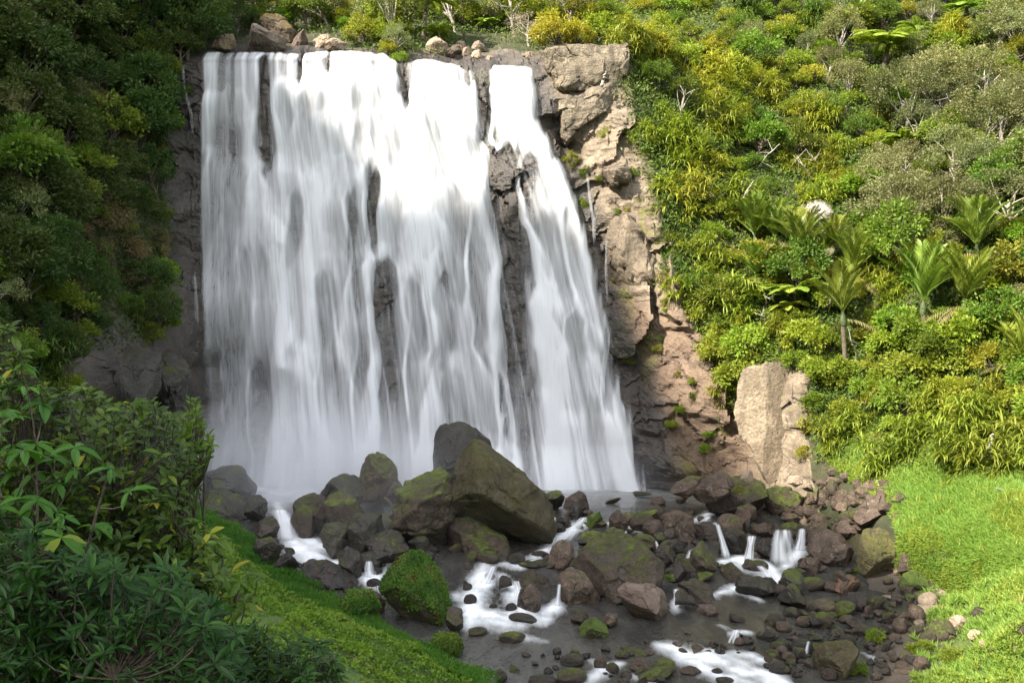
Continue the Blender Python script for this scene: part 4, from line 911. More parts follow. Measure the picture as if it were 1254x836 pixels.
rock('boulder', [(1054, 602), (1060, 588), (1078, 586), (1088, 598), (1070, 606)], 'brown rock in the grass under bleached driftwood', M['rock_brown'], group=G_POOL, seed=71)
rock('boulder', [(1046, 636), (1058, 618), (1082, 602), (1098, 610), (1096, 632), (1072, 646), (1052, 644)], 'long tilted brown slab on the edge of the grass bank', M['rock_brown'], group=G_POOL, seed=72, n=3.2, amp=.06)
rock('boulder', [(1022, 650), (1030, 638), (1056, 634), (1070, 646), (1064, 660), (1040, 666)], 'broken brown slab below the long tilted one', M['rock_brown'], group=G_POOL, seed=73)
rock('boulder', [(988, 650), (996, 640), (1016, 638), (1024, 650), (1012, 664), (994, 664)], 'brown rock behind the large rounded one by the right chute', M['rock_brown'], group=G_POOL, seed=74)
rock('boulder', [(990, 676), (994, 656), (1012, 648), (1034, 656), (1047, 676), (1044, 696), (1020, 696), (1000, 688)], 'large smooth rounded brown boulder right of the last chute', M['rock_brown'], group=G_POOL, seed=75, amp=.04)
rock('boulder', [(1050, 702), (1056, 668), (1062, 650), (1084, 645), (1103, 656), (1108, 690), (1096, 708), (1062, 710)], 'tall box-shaped boulder coated in brown-green moss', M['rock_olive'], group=G_POOL, seed=76, n=3, depth=1.1, amp=.06)
rock('boulder', [(974, 700), (980, 684), (1000, 682), (1014, 694), (1008, 706), (986, 708)], 'flat brown rock with grooves below the large rounded boulder', M['rock_brown'], group=G_POOL, seed=77)
rock('boulder', [(954, 716), (962, 698), (982, 702), (1002, 718), (996, 728), (966, 726)], 'dark grey flat-topped slab at the end of the right rapids', M['rock_grey'], group=G_POOL, seed=78, n=3, amp=.05)
rock('boulder', [(1022, 722), (1028, 708), (1044, 704), (1056, 714), (1054, 728), (1030, 730)], 'rusty-orange stone on green turf', rock_mat('rusty_rock', (.17, .085, .05), (.2, .11, .07), (.09, .055, .04), moss=.1), group=G_POOL, seed=79)
rock('boulder', [(1034, 744), (1040, 726), (1062, 724), (1070, 738), (1066, 750), (1044, 752)], 'dark pitted square rock below the rusty-orange stone', M['rock_wet'], group=G_POOL, seed=80, n=3)
rock('boulder', [(1102, 720), (1108, 704), (1124, 697), (1140, 706), (1144, 722), (1122, 728)], 'dome of bright yellow moss in the sun', M['rock_green'], group=G_POOL, seed=81, amp=.03)
rock('boulder', [(1100, 700), (1106, 680), (1126, 672), (1144, 684), (1146, 702), (1120, 706)], 'reddish rock recessed in the grass bank', M['rock_brown'], group=G_POOL, seed=82)
rock('boulder', [(1142, 722), (1148, 708), (1166, 704), (1176, 714), (1168, 726), (1150, 728)], 'pale grey rock at the sunny grass edge', M['rock_tan'], group=G_POOL, seed=83)
rock('boulder', [(988, 822), (994, 800), (1016, 786), (1044, 786), (1060, 806), (1060, 828), (1030, 836), (1000, 832)], 'wide moss-covered rock standing low by the stream', M['rock_olive'], group=G_POOL, seed=84, depth=.9)
rock('boulder', [(1160, 768), (1164, 756), (1176, 752), (1187, 760), (1186, 772), (1172, 776)], 'round orange-brown stone in the sunlit creek', M['rock_tan'], group=G_POOL, seed=85, amp=.03)
rock('boulder', [(1184, 780), (1190, 770), (1204, 772), (1212, 780), (1200, 784)], 'oval orange stone right of the round one in the creek', M['rock_tan'], group=G_POOL, seed=86, amp=.03)
# --- low stream stones
G_LOW = 'low stones in the lower stream'
for u, v, w, h, m, lab, kd in [
 (584, 773, 26, 11, 'rock_mossy', 'flat mossy stone just below the white rapids', 'round'), (628, 780, 34, 14, 'rock_mossy', 'flat olive stone in the still dark water', 'round'), (640, 757, 36, 12, 'rock_wet', 'submerged dark slab at the end of the rapids', 'round'),
 (702, 808, 32, 15, 'rock_wet', 'smooth dark flat stone in the lower stream', 'round'), (699, 828, 38, 20, 'rock_mossy', 'moss-capped stone at the bottom edge left of the lower rapids', 'round'), (735, 812, 16, 15, 'rock_brown', 'small brown stone above the little white run', 'round'), (750, 818, 16, 14, 'rock_mossy', 'small stone with a green cap beside the little white run', 'round'),
 (788, 815, 34, 18, 'rock_brown', 'brown ragged rock left of the moss-backed one', 'block'), (818, 816, 34, 18, 'rock_mossy', 'moss-backed rock beside the lower rapids', 'block'), (800, 826, 52, 14, 'rock_mossy', 'long low mossy slab near the bottom edge', 'round'), (782, 798, 36, 12, 'rock_mossy', 'long thin mossy rock in mid stream', 'block'), (845, 820, 26, 14, 'rock_brown', 'brown rock at the left edge of the lower rapids', 'block'),
 (664, 832, 36, 12, 'rock_wet', 'wet stone at the very bottom edge', 'round'), (615, 826, 26, 18, 'rock_wet', 'dark stone at the tip of the green bank', 'block'), (632, 818, 15, 12, 'rock_mossy', 'small mossy stone at the tip of the green bank', 'block'),
 (600, 706, 14, 12, 'rock_wet', 'small dark stone at the head of the rapids', 'round'), (576, 735, 16, 16, 'rock_wet', 'dark stone within the left of the rapids', 'round'), (604, 742, 10, 7, 'rock_wet', 'tiny black stone in the white water', 'round'), (626, 744, 14, 12, 'rock_wet', 'little dark stone below the brown stack', 'round'), (618, 716, 18, 22, 'rock_wet', 'upright dark rock right of the rapids', 'block'), (574, 716, 14, 16, 'rock_wet', 'dark rock beside the moss-cushioned block', 'block'),
 (460, 700, 18, 12, 'rock_wet', 'dark stone in the upper of the second left rapids', 'round'), (458, 714, 18, 12, 'rock_wet', 'grey stone in the lower of the second left rapids', 'round'), (480, 712, 20, 16, 'rock_wet', 'dark rock between second rapids and cushioned block', 'block'),
 (632, 684, 22, 14, 'rock_wet', 'dark stone beneath the giant boulder by the white run', 'round'), (660, 678, 18, 8, 'rock_wet', 'flat stone splitting the white run', 'round'), (655, 690, 40, 9, 'rock_wet', 'sunken slab in the run below the giant boulder', 'round'),
 (1000, 760, 34, 20, 'rock_wet', 'dark moss-flecked rock left of the green turf', 'block'), (975, 736, 30, 22, 'rock_mossy', 'black mossy rock below the dark grey slab', 'block'), (1018, 742, 44, 22, 'rock_brown', 'long brown rock above the green turf', 'block'), (944, 806, 16, 14, 'rock_mossy', 'round mossy stone at the head of the stone spit', 'round'), (952, 818, 22, 16, 'rock_wet', 'smooth dark stone at the left end of the stone spit', 'round'), (968, 804, 20, 14, 'rock_brown', 'tan-brown block on the stone spit', 'block'),
 (878, 822, 14, 9, 'rock_wet', 'small dark stone swept by the lower rapids', 'round'), (888, 834, 28, 10, 'rock_wet', 'dark stone under the bottom rapids', 'round'), (905, 756, 22, 12, 'rock_wet', 'dark stone left of the amber shallows', 'block'), (853, 796, 16, 14, 'rock_brown', 'brown stone in shallow water above the lower rapids', 'block'),
 (1084, 756, 24, 16, 'rock_mossy', 'mossy stone on the shaded spit', 'block'), (1102, 766, 18, 20, 'rock_brown', 'purple-brown egg stone on the shaded spit', 'round'), (1122, 752, 20, 24, 'rock_brown', 'upright pinkish stone next to the green turf', 'round'), (1148, 762, 16, 10, 'rock_brown', 'reddish stone under a dead twig by the creek', 'round'), (1174, 742, 14, 8, 'rock_brown', 'small stone in the dark creek gap', 'round'), (1136, 780, 20, 14, 'rock_mossy', 'mossy stone left of the orange creek stones', 'round'), (1128, 812, 18, 18, 'rock_brown', 'brown stone at the corner of the sunny bank', 'round'), (1080, 818, 24, 14, 'rock_wet', 'wet stone beside the smallest white trickle', 'block'), (1108, 820, 30, 10, 'rock_brown', 'flat brown stone at the shaded creek mouth', 'round'),
 (1062, 790, 26, 12, 'rock_brown', 'brown stone behind the bright turf clump', 'block'), (1076, 738, 30, 20, 'rock_mossy', 'mossy rock right of the pitted square rock', 'block'), (1016, 826, 20, 16, 'rock_brown', 'brown cobble under the wide moss-covered rock', 'round'),
 (940, 584, 12, 10, 'rock_brown', 'dark stone against the foot of the tall tan slab', 'round'), (786, 606, 26, 9, 'rock_wet', 'flat dark rock breaking the pool surface', 'block'), (806, 614, 20, 12, 'rock_brown', 'reddish low rock breaking the pool surface', 'round'), (832, 612, 24, 10, 'rock_brown', 'flat brown rock left of the sloping flat-faced one', 'block'), (748, 614, 26, 6, 'rock_wet', 'thin dark ledge just above the pool surface', 'block')]:
    stone(u, v, w, h, M[m], lab, group=G_LOW, kind=kd)
# --- the loose stones of the spits
rs = np.random.default_rng(5)
LOOSE = []
def scatter(n, poly, sizes, mats, label, group, name='stone', cat='stone'):
    us = [p[0] for p in poly]; vs = [p[1] for p in poly]; c = 0
    while c < n:
        u, v = rs.uniform(min(us), max(us)), rs.uniform(min(vs), max(vs))
        if not seg_poly_mask(np.array([u]), np.array([v]), poly)[0]: continue
        w = sizes[0] + (sizes[1] - sizes[0]) * rs.random() ** 1.6
        LOOSE.append((w, u, v, w * rs.uniform(.5, .85), mats[int(rs.integers(len(mats)))], label, group, 'round' if rs.random() < .4 else 'block', c + 11)); c += 1
def settle_loose(keep):
    """the largest loose stones are things; the small ones are one mass of pebbles"""
    LOOSE.sort(key=lambda e: -e[0]); small = []
    for i, (w, u, v, h, m, label, group, kind, sd) in enumerate(LOOSE):
        o = stone(u, v, w, h, M[m], label, 'stone', 'stone', group, kind, seed=sd, tilt=.5)
        if i >= keep:
            if w < 10 and i % 2: bpy.data.objects.remove(o)
            else: small.append((o, m))
    ms = ['rock_green', 'rock_olive', 'rock_wet', 'rock_brown', 'rock_mossy', 'rock_grey', 'rock_tan']; Vs, Fs, mi, off = [], [], [], 0
    bpy.context.view_layer.update()
    for o, m in small:
        me = o.data; co = np.empty(len(me.vertices) * 3, np.float32); me.vertices.foreach_get('co', co); co = co.reshape(-1, 3)
        W = np.array(o.matrix_world); Vs.append(co @ W[:3, :3].T + W[:3, 3]); Fc = ico(4)[1]; Fs.append(Fc + off); off += len(co); mi += [ms.index(m)] * len(Fc)
        bpy.data.objects.remove(o)
    me = np_mesh('pebbles', np.concatenate(Vs), np.concatenate(Fs), None)
    for m in ms: me.materials.append(M[m])
    me.polygons.foreach_set('material_index', np.array(mi, dtype=np.int32))
    tag(link('pebbles', me), 'small pebbles and cobbles lying all along the stream bed', 'pebbles', kind='stuff')
scatter(95, [(930, 770), (985, 735), (1040, 745), (1060, 780), (1000, 800), (985, 825), (950, 830), (925, 800)], (6, 28), ['rock_wet', 'rock_brown', 'rock_mossy'], 'one of many small dark wet stones on the shaded spit', 'small stones of the shaded spit')
scatter(75, [(1060, 735), (1140, 735), (1150, 775), (1135, 820), (1070, 830), (1055, 790)], (7, 20), ['rock_brown', 'rock_mossy', 'rock_wet'], 'one of the small brown stones beside the shaded creek', 'small stones by the creek')
scatter(70, [(985, 615), (1010, 590), (1060, 590), (1075, 620), (1030, 650), (975, 650), (940, 645)], (7, 26), ['rock_brown', 'rock_brown', 'rock_mossy'], 'one of the loose brown stones below the tall tan slab', 'rubble below the tan slab')
scatter(80, [(735, 650), (800, 625), (860, 620), (880, 690), (830, 745), (815, 690), (770, 660)], (10, 34), ['rock_wet', 'rock_mossy', 'rock_brown'], 'one of the dark mossy stones jammed behind the pyramid boulder', 'stones behind the pyramid boulder')
fill = [(470, 600, 46, 40, 58.3), (505, 640, 50, 50, 57.3), (450, 630, 44, 44, 57.599999999999994), (420, 640, 40, 40, 56.3), (535, 620, 50, 50, 57.3), (490, 670, 54, 40, 55.0), (530, 668, 50, 44, 55.199999999999996), (440, 670, 40, 34, 54.4), (400, 632, 34, 34, 56.4), (560, 680, 44, 30, 54.0), (468, 650, 46, 40, 56.199999999999996), (600, 690, 50, 26, 53.199999999999996), (372, 640, 30, 40, 55.4), (520, 600, 40, 36, 58.8)]
for i, (u, v, w, h, Y) in enumerate(fill):
    stone(u, v, w, h, M[['rock_mossy', 'rock_olive', 'rock_wet', 'rock_mossy'][i % 4]], 'dim half-hidden boulder filling the gaps of the misty pile', 'boulder', 'boulder', 'dim boulders inside the big pile', 'round', i, Y)
scatter(40, [(395, 640), (470, 600), (560, 640), (620, 690), (560, 700), (480, 712), (420, 690)], (12, 34), ['rock_wet', 'rock_grey', 'rock_mossy'], 'one of the dim wet stones packed in the misty pile', 'stones packed in the big pile')
scatter(24, [(660, 640), (690, 620), (740, 630), (720, 680), (672, 700)], (8, 20), ['rock_wet', 'rock_brown'], 'one of the wet stones along the small chute', 'stones along the small chute')
scatter(40, [(770, 785), (860, 770), (935, 780), (930, 800), (850, 800), (770, 800)], (5, 15), ['rock_wet', 'rock_brown'], 'one of the small stones poking from the shallow stream', 'stones in the shallows')
scatter(30, [(640, 800), (760, 790), (830, 836), (640, 836)], (6, 18), ['rock_wet', 'rock_mossy'], 'one of the small wet stones near the bottom edge', 'stones near the bottom edge')
scatter(14, [(290, 650), (330, 660), (440, 725), (400, 725)], (10, 22), ['rock_wet'], 'one of the wet stones edging the left bank', 'stones edging the left bank')
scatter(45, [(995, 585), (1030, 572), (1080, 582), (1105, 610), (1100, 650), (1050, 660), (1010, 640)], (8, 26), ['rock_brown', 'rock_mossy', 'rock_brown'], 'one of the brown stones lying at the left edge of the grass bank', 'stones at the edge of the grass bank')
scatter(34, [(1100, 705), (1200, 745), (1256, 768), (1256, 800), (1150, 800), (1110, 760)], (8, 30), ['rock_mossy', 'rock_tan', 'rock_green', 'rock_brown'], 'one of the stones half sunk in the sunny bank by the creek', 'stones sunk in the sunny bank')
scatter(40, [(880, 640), (990, 640), (1050, 700), (1040, 750), (960, 740), (880, 710)], (12, 38), ['rock_wet', 'rock_brown', 'rock_mossy'], 'one of the wet stones strewn around the right chutes', 'stones around the right chutes')
scatter(40, [(1090, 690), (1150, 700), (1190, 760), (1150, 800), (1080, 740)], (7, 20), ['rock_brown', 'rock_mossy', 'rock_tan'], 'one of the small stones at the edge of the sunny bank', 'stones at the edge of the sunny bank')
settle_loose(215)
# --- on the lip of the falls
rock('boulder', [(257, 58), (262, 46), (284, 38), (290, 58), (275, 62)], 'tan angular rock left of the biggest boulder on the lip', M['rock_tan'], group=G_LIP, Y=77.1, seed=110)
rock('boulder', [(284, 60), (288, 42), (298, 24), (312, 28), (330, 40), (348, 46), (351, 62), (338, 68), (300, 64)], 'biggest grey-brown boulder on the lip of the falls', rock_mat('lip_rock', (.19, .145, .115), (.25, .2, .16), (.12, .09, .07), moss=0, rough=.85, lichen=.5), group=G_LIP, Y=77.1, depth=1.6, seed=111)
rock('boulder', [(306, 40), (312, 18), (328, 12), (348, 22), (364, 40), (360, 58), (330, 56)], 'gold-mossed boulder behind the biggest one on the lip', M['rock_gold'], group=G_LIP, Y=79.6, depth=1.5, seed=112)
rock('boulder', [(222, 58), (228, 44), (242, 44), (254, 54), (250, 62)], 'low dark brown rock at the left end of the lip', M['rock_brown'], group=G_LIP, Y=77.1, seed=113)
rock('boulder', [(352, 60), (358, 46), (372, 34), (377, 50), (372, 62)], 'brown tilted rock right of the gold-mossed boulder', M['rock_brown'], group=G_LIP, Y=78.1, seed=114)
rock('boulder', [(376, 60), (382, 46), (402, 42), (408, 58), (394, 64)], 'pale broad rock on the lip above the middle curtain', M['rock_tan'], group=G_LIP, Y=78.6, seed=115)
rock('boulder', [(396, 60), (402, 46), (412, 42), (424, 52), (422, 62)], 'sunlit tan oval rock beside the bushes on the lip', M['rock_tan'], group=G_LIP, Y=77.6, seed=116)
rock('boulder', [(519, 62), (522, 50), (534, 44), (548, 54), (546, 66), (530, 68)], 'lumpy tan boulder at the left of the heap over the right curtain', M['rock_tan'], group=G_LIP, Y=78.1, seed=117)
rock('boulder', [(543, 70), (547, 54), (562, 52), (567, 66), (562, 76)], 'shaded brown wedge in the heap over the right curtain', M['rock_brown'], group=G_LIP, Y=78.6, seed=118)
rock('boulder', [(552, 56), (558, 48), (572, 50), (576, 60), (562, 64)], 'pale flat rock at the back of the heap', M['rock_tan'], group=G_LIP, Y=80.1, seed=119)
rock('boulder', [(565, 68), (567, 58), (575, 58), (577, 66), (570, 72)], 'smallest round stone in the heap over the right curtain', M['rock_tan'], group=G_LIP, Y=78.1, seed=120, amp=.03)
rock('boulder', [(575, 56), (579, 48), (592, 52), (597, 62), (584, 66)], 'top stone of the heap over the right curtain', M['rock_tan'], group=G_LIP, Y=79.1, seed=121)
rock('boulder', [(573, 74), (577, 62), (588, 62), (591, 74), (581, 77)], 'upright oval stone in front of the heap', M['rock_tan'], group=G_LIP, Y=77.7, seed=122, amp=.04)
rock('boulder', [(590, 78), (592, 68), (604, 66), (608, 76), (600, 80)], 'rusty-edged round stone at the right of the heap', M['rock_tan'], group=G_LIP, Y=77.5, seed=123, amp=.04)
rock('boulder', [(612, 80), (616, 73), (626, 74), (628, 81), (618, 84)], 'small flat stone alone between heap and pale lip block', M['rock_tan'], group=G_LIP, Y=77.6, seed=124)
rock('boulder', [(630, 80), (638, 64), (664, 62), (664, 70), (654, 82)], 'pale smooth block at the right end of the lip', M['rock_slab'], group=G_LIP, Y=77.3, seed=125, amp=.04, n=3)
# --- right cliff: blocks and slabs
rock('cliff_block', [(664, 70), (668, 65), (705, 61), (762, 60), (768, 72), (766, 92), (758, 110), (736, 116), (700, 118), (682, 112), (673, 98)], 'upper flat-topped tan block of the bluff right of the falls', M['rock_cliff'], 'rock', G_CLIFF, Y=75.35, depth=1.9, n=7, chip=.10, seed=130, cuts=3, amp=.05, front=1.5, q=(.85, .97), sub=7)
rock('cliff_block', [(680, 112), (700, 106), (745, 104), (763, 112), (760, 134), (735, 144), (712, 158), (696, 178), (688, 170), (684, 140)], 'lower tan tier of the bluff tapering to a point', M['rock_cliff'], 'rock', G_CLIFF, Y=74.75, depth=1.9, n=6, chip=.10, seed=131, cuts=4, amp=.05, front=1.3, q=(.82, .96), sub=7)
rock('cliff_block', [(735, 212), (744, 200), (772, 198), (779, 208), (770, 224), (748, 228)], 'rounded jutting tan block over a dark hollow', M['rock_slab'], 'rock', G_CLIFF, Y=71.5, depth=1.2, n=5.5, chip=.13, seed=133, amp=.06)
rock('cliff_block', [(744, 275), (752, 264), (790, 262), (800, 285), (816, 318), (812, 345), (798, 362), (790, 345), (776, 370), (756, 372), (744, 340)], 'big angular tan block halfway down the right cliff', M['rock_slab'], 'rock', G_CLIFF, Y=71.35, depth=1.5, n=5.5, chip=.13, seed=135, amp=.08, cuts=5)
rock('cliff_block', [(812, 500), (814, 440), (828, 405), (846, 378), (862, 385), (870, 402), (864, 430), (852, 470), (840, 510), (826, 520)], 'tall reddish pillar with a pale sunlit left edge', M['rock_brickbrown'], 'rock', G_CLIFF, Y=68.85, depth=1.6, n=5.5, chip=.13, seed=138, amp=.10)
rock('cliff_slab', [(902, 506), (906, 470), (913, 447), (950, 442), (974, 446), (990, 470), (995, 505), (993, 560), (990, 600), (944, 600), (928, 566), (912, 540)], 'tall smooth tan slab at the foot of the right cliff', M['rock_slab'], 'rock', G_CLIFF, Y=62.3, depth=.95, n=7, seed=141, amp=.035, chip=.04, planes=[(-.22, -.97, .1, .5), (.30, -.95, .06, .56)], cuts=0, front=1.4, q=(.82, .95), sub=7, fine=.015)
rock('cliff_block', [(984, 262), (990, 236), (998, 226), (1006, 240), (1024, 250), (1026, 282), (1016, 300), (992, 296)], 'pale grey bare rock scar amid the forest', rock_mat('pale_scar', (.24, .21, .18), (.33, .30, .265), (.16, .135, .115), rough=.9, scale=1.2, strata=.5, bump=.9), 'rock', G_CLIFF, Y=70.7, depth=1.0, n=5, seed=142, amp=.16, chip=.15)
rock('cliff_block', [(92, 500), (100, 440), (130, 405), (175, 395), (196, 420), (190, 470), (176, 520), (120, 540)], 'shaded grey-brown outcrop behind the foreground bushes', M['rock_grey'], 'rock', None, Y=60.9, depth=1.2, n=5, seed=143, amp=.08)
rock('cliff_block', [(176, 500), (186, 440), (204, 400), (222, 398), (228, 450), (222, 520), (190, 530)], 'dark rib of rock left of the foot of the falls', M['rock_grey'], 'rock', None, Y=65.5, depth=1.2, n=5, seed=144, amp=.08)

# --- small cascades
G_CAS = 'small white chutes between the boulders'
for q, (pts, lab) in enumerate([([(452, 686, 4), (452, 697, 7), (455, 708, 9)], 'short chute at the head of the second left rapids'), ([(604, 692, 5), (600, 704, 8), (594, 718, 10)], 'upper step of the wide white rapids'), ([(632, 710, 4), (634, 722, 6), (638, 736, 8)], 'step of the rapids falling beside the two-stone stack'),
        ([(664, 682, 4), (652, 686, 6), (640, 692, 7)], 'low white step under the giant boulder'), ([(868, 632, 5), (862, 638, 6), (858, 646, 6)], 'tiny white lip beside the green-tufted brown boulder'), ([(902, 770, 5), (900, 778, 7), (896, 788, 8)], 'little white step above the lower rapids'), ([(990, 784, 2), (988, 794, 3), (986, 806, 4)], 'narrow white trickle left of the wide moss-covered rock'), ([(930, 692, 5), (938, 700, 8), (946, 712, 10)], 'white step at the end of the right rapids'), ([(760, 640, 3), (764, 648, 4), (766, 656, 4)], 'tiny chute behind the tip of the pyramid boulder'), ([(803, 662, 2), (806, 670, 3), (808, 680, 3)], 'tiny chute in the dark rocks right of the pyramid boulder')]):
    ribbon('cascade', pts, lab, 20 + q, 1.1, group=G_CAS)
ribbon('cascade', [(343, 622, 8), (347, 640, 11), (354, 664, 18)], 'short white chute out of the pool between two misty boulders', 1, 1.2, group=G_CAS)
ribbon('cascade', [(685, 714, 3), (684, 728, 3), (682, 744, 5)], 'thin white spout left of the pyramid boulder', 2, 1.3, group=G_CAS)
ribbon('cascade', [(828, 720, 4), (830, 730, 6), (831, 741, 8)], 'little white spout right of the pinkish slab', 3, 1.3, group=G_CAS)
ribbon('cascade', [(878, 640, 3), (884, 660, 4), (890, 684, 7)], 'thin slanting chute over the left edge of the wet block', 4, 1.3, group=G_CAS)
ribbon('cascade', [(921, 655, 6), (919, 668, 5), (916, 688, 8)], 'short chute over the right edge of the wet block', 5, 1.3, group=G_CAS)
ribbon('cascade', [(958, 647, 11), (958, 665, 16), (960, 692, 20)], 'widest fan-shaped chute above the right rapids', 6, 1.1, group=G_CAS)
ribbon('cascade', [(983, 646, 5), (981, 662, 7), (978, 676, 10)], 'short chute against the large rounded brown boulder', 7, 1.2, group=G_CAS)
ribbon('cascade', [(847, 672, 4), (841, 690, 5), (837, 706, 3)], 'crooked little chute beside the green-flanked wedge', 8, 1.1, group=G_CAS)
ribbon('cascade', [(716, 632, 5), (704, 648, 9), (690, 664, 12)], 'upper white chute between mossy lumps left of the pyramid boulder', 9, 1.1, group=G_CAS)
ribbon('cascade', [(680, 632, 2), (676, 650, 2), (677, 668, 3)], 'threadlike trickle down beside the giant mossy boulder', 10, 1.2, group=G_CAS)
G_TRI = 'threads of water beside the main falls'
ribbon('cascade', [(224, 78, 2), (226, 110, 2), (234, 140, 3), (237, 172, 2)], 'threadlike trickle on dark rock left of the main falls', 11, .28, group=G_TRI, Ys=(74.0, 73.2), out=.1)
ribbon('cascade', [(719, 210, 2), (722, 240, 2), (727, 270, 3), (728, 300, 2)], 'thin trickle in the gully right of the main falls', 12, .35, group=G_TRI, Ys=(72.3, 71.6), out=.1)
ribbon('cascade', [(743, 290, 2), (742, 330, 2), (744, 370, 2)], 'faint lower trickle beside the reddish streaked slab', 13, .35, group=G_TRI, Ys=(71, 70.2), out=.1)
ribbon('cascade', [(238, 330, 2), (241, 380, 3), (240, 440, 3)], 'faint thread of water beside the left edge of the falls', 14, .35, group=G_TRI, Ys=(71, 70), out=.1)
# ------------------------------------------------------------------ plants: one of each kind, then copies
vr = np.random.default_rng(31)
def rnd_unit(n, r=vr): return unit(r.normal(size=(n, 3)))

def crown_clumps(rs, R, ncl, nleaf, leaf, aspect=(1, .9, .85), cl_r=.34, droop=.1, width=.55, shell=.55):
    """leaves in clumps through an uneven ellipsoid: gaps between clumps stay open"""
    dirs = rnd_unit(ncl, rs); dirs[:, 2] = np.abs(dirs[:, 2]) * 1.0 - .35 * rs.random(ncl)
    rad = shell + (1 - shell) * rs.random(ncl) ** .6
    cc = unit(dirs) * rad[:, None] * np.array(aspect) * R
    cr = cl_r * R * rs.uniform(.6, 1.25, ncl)
    which = rs.integers(0, ncl, nleaf)
    o = rnd_unit(nleaf, rs); o[:, 2] = o[:, 2] * .75 + .15
    pos = cc[which] + o * (cr[which] * rs.random(nleaf) ** .45)[:, None]
    d = unit(o + .55 * unit(cc[which]) + rs.normal(size=(nleaf, 3)) * .45 + np.array([0, 0, -droop]))
    nrm = unit(np.array([0, -.25, 1.0]) + rs.normal(size=(nleaf, 3)) * .55)
    L = leaf * rs.uniform(.6, 1.3, nleaf)
    V, Fc = leaves(pos, d, nrm, L, L * width)
    return V, Fc, np.clip(rs.random(ncl)[which] * .55 + rs.random(nleaf) * .45, 0, 1), cc

def limbs(rs, base, top, cc, r0, n=9):
    """tapered trunk with limbs to some of the clumps"""
    base = np.array(base, float); top = np.array(top, float)
    t = np.linspace(0, 1, 7)[:, None]
    P = base + (top - base) * t + np.sin(t * 5 + rs.random() * 6) * np.array([.08, .08, 0]) * np.linalg.norm(top - base) * .6
    P[0] = base
    paths = [(P, r0 * (1 - .55 * t[:, 0]))]
    for i in rs.permutation(len(cc))[:n]:
        s = rs.uniform(.45, .95); k = s * 6; a = P[int(k)]; e = top + cc[i] * .9
        mid = (a + e) / 2 + np.array([0, 0, .12]) * np.linalg.norm(e - a) + rs.normal(size=3) * .08 * np.linalg.norm(e - a)
        q = np.linspace(0, 1, 6)[:, None]
        C = (1 - q) ** 2 * a + 2 * q * (1 - q) * mid + q ** 2 * e
        paths.append((C, r0 * .5 * (1 - .8 * q[:, 0])))
    return tube(paths, 5)

PROTO = {}
def proto_tree(key, name, R, height, leafmat, ncl, nleaf, leaf, barkmat, seed, **kw):
    rs = np.random.default_rng(seed)
    V, Fc, rnd, cc = crown_clumps(rs, R, ncl, nleaf, leaf, **kw)
    top = np.array([rs.normal() * .1, rs.normal() * .1, height])
    tv, tf = limbs(rs, (0, 0, -.5), top, cc, .05 * R + .03)
    PROTO[key] = (name, [('crown', np_mesh('crown', V + top, Fc, leafmat, False, None, {'rnd': rnd})), ('trunk', np_mesh('trunk', tv, tf, barkmat))], height)

for i in range(3):
    proto_tree(('bright', i), 'shrub', 1.5, 1.0, M['leaf_bright'], 26, 2000, .24, M['bark'], 40 + i)
    proto_tree(('yellow', i), 'shrub', 1.5, 1.0, M['leaf_yellow'], 24, 2100, .20, M['bark'], 50 + i, cl_r=.3)
    proto_tree(('mid', i), 'tree', 1.9, 1.8, M['leaf_mid'], 34, 3000, .22, M['bark'], 60 + i, cl_r=.28)
    proto_tree(('dark', i), 'tree', 2.2, 2.2, M['leaf_dark'], 44, 3600, .23, M['bark'], 70 + i, cl_r=.25, aspect=(1, .9, 1.05))
    proto_tree(('olive', i), 'tree', 2.6, 2.6, M['leaf_olive'], 60, 6000, .16, M['bark_pale'], 80 + i, cl_r=.22, aspect=(1, .9, .95))
    proto_tree(('brown', i), 'shrub', 1.4, .8, M['leaf_brown'], 26, 1800, .22, M['bark'], 90 + i, width=.25, droop=.7)
proto_tree(('twig', 0), 'shrub', 1.7, 1.3, M['leaf_twig'], 40, 1600, .17, M['bark_pale'], 97, width=.2, cl_r=.25)
proto_tree(('slender', 0), 'tree', 1.7, 4.4, M['leaf_mid'], 30, 2200, .20, M['bark_pale'], 98, cl_r=.26)

def proto_flax(key, mat, seed, tufts=26, R=1.5, hang=1.0, L=(.7, 1.25), W=.07, per=20):
    rs = np.random.default_rng(seed); pos, d, el, LL, dr, rn = [], [], [], [], [], []
    for t in range(tufts):
        o = rnd_unit(1, rs)[0] * R * np.array([.95, .5, 1.0]) * rs.random() ** .4; o[1] = -abs(o[1]) * .8 + .1; o[2] += R * .6
        n = per; a = rs.uniform(0, 2 * np.pi, n); dd = unit(np.stack([np.cos(a), np.sin(a) - .5, 0 * a], 1))
        pos.append(o + rs.normal(size=(n, 3)) * .06); d.append(dd); el.append(rs.uniform(.1, 1.25, n)); LL.append(rs.uniform(*L, n)); dr.append(rs.uniform(1.2, 2.4, n) * hang)
        rn.append(np.clip(rs.random() * .5 + rs.random(n) * .5, 0, 1))
    V, Fc = straps(np.concatenate(pos), np.concatenate(d), np.concatenate(el), np.concatenate(LL), W, np.concatenate(dr))
    PROTO[key] = ('flax', [('leaves', np_mesh('flax', V, Fc, mat, False, None, {'rnd': np.repeat(np.concatenate(rn), 4)}))], .9)
for i in range(4): proto_flax(('flax', i), M['strap'], 110 + i)
for i in range(2): proto_flax(('flaxdark', i), M['strap_dark'], 120 + i)

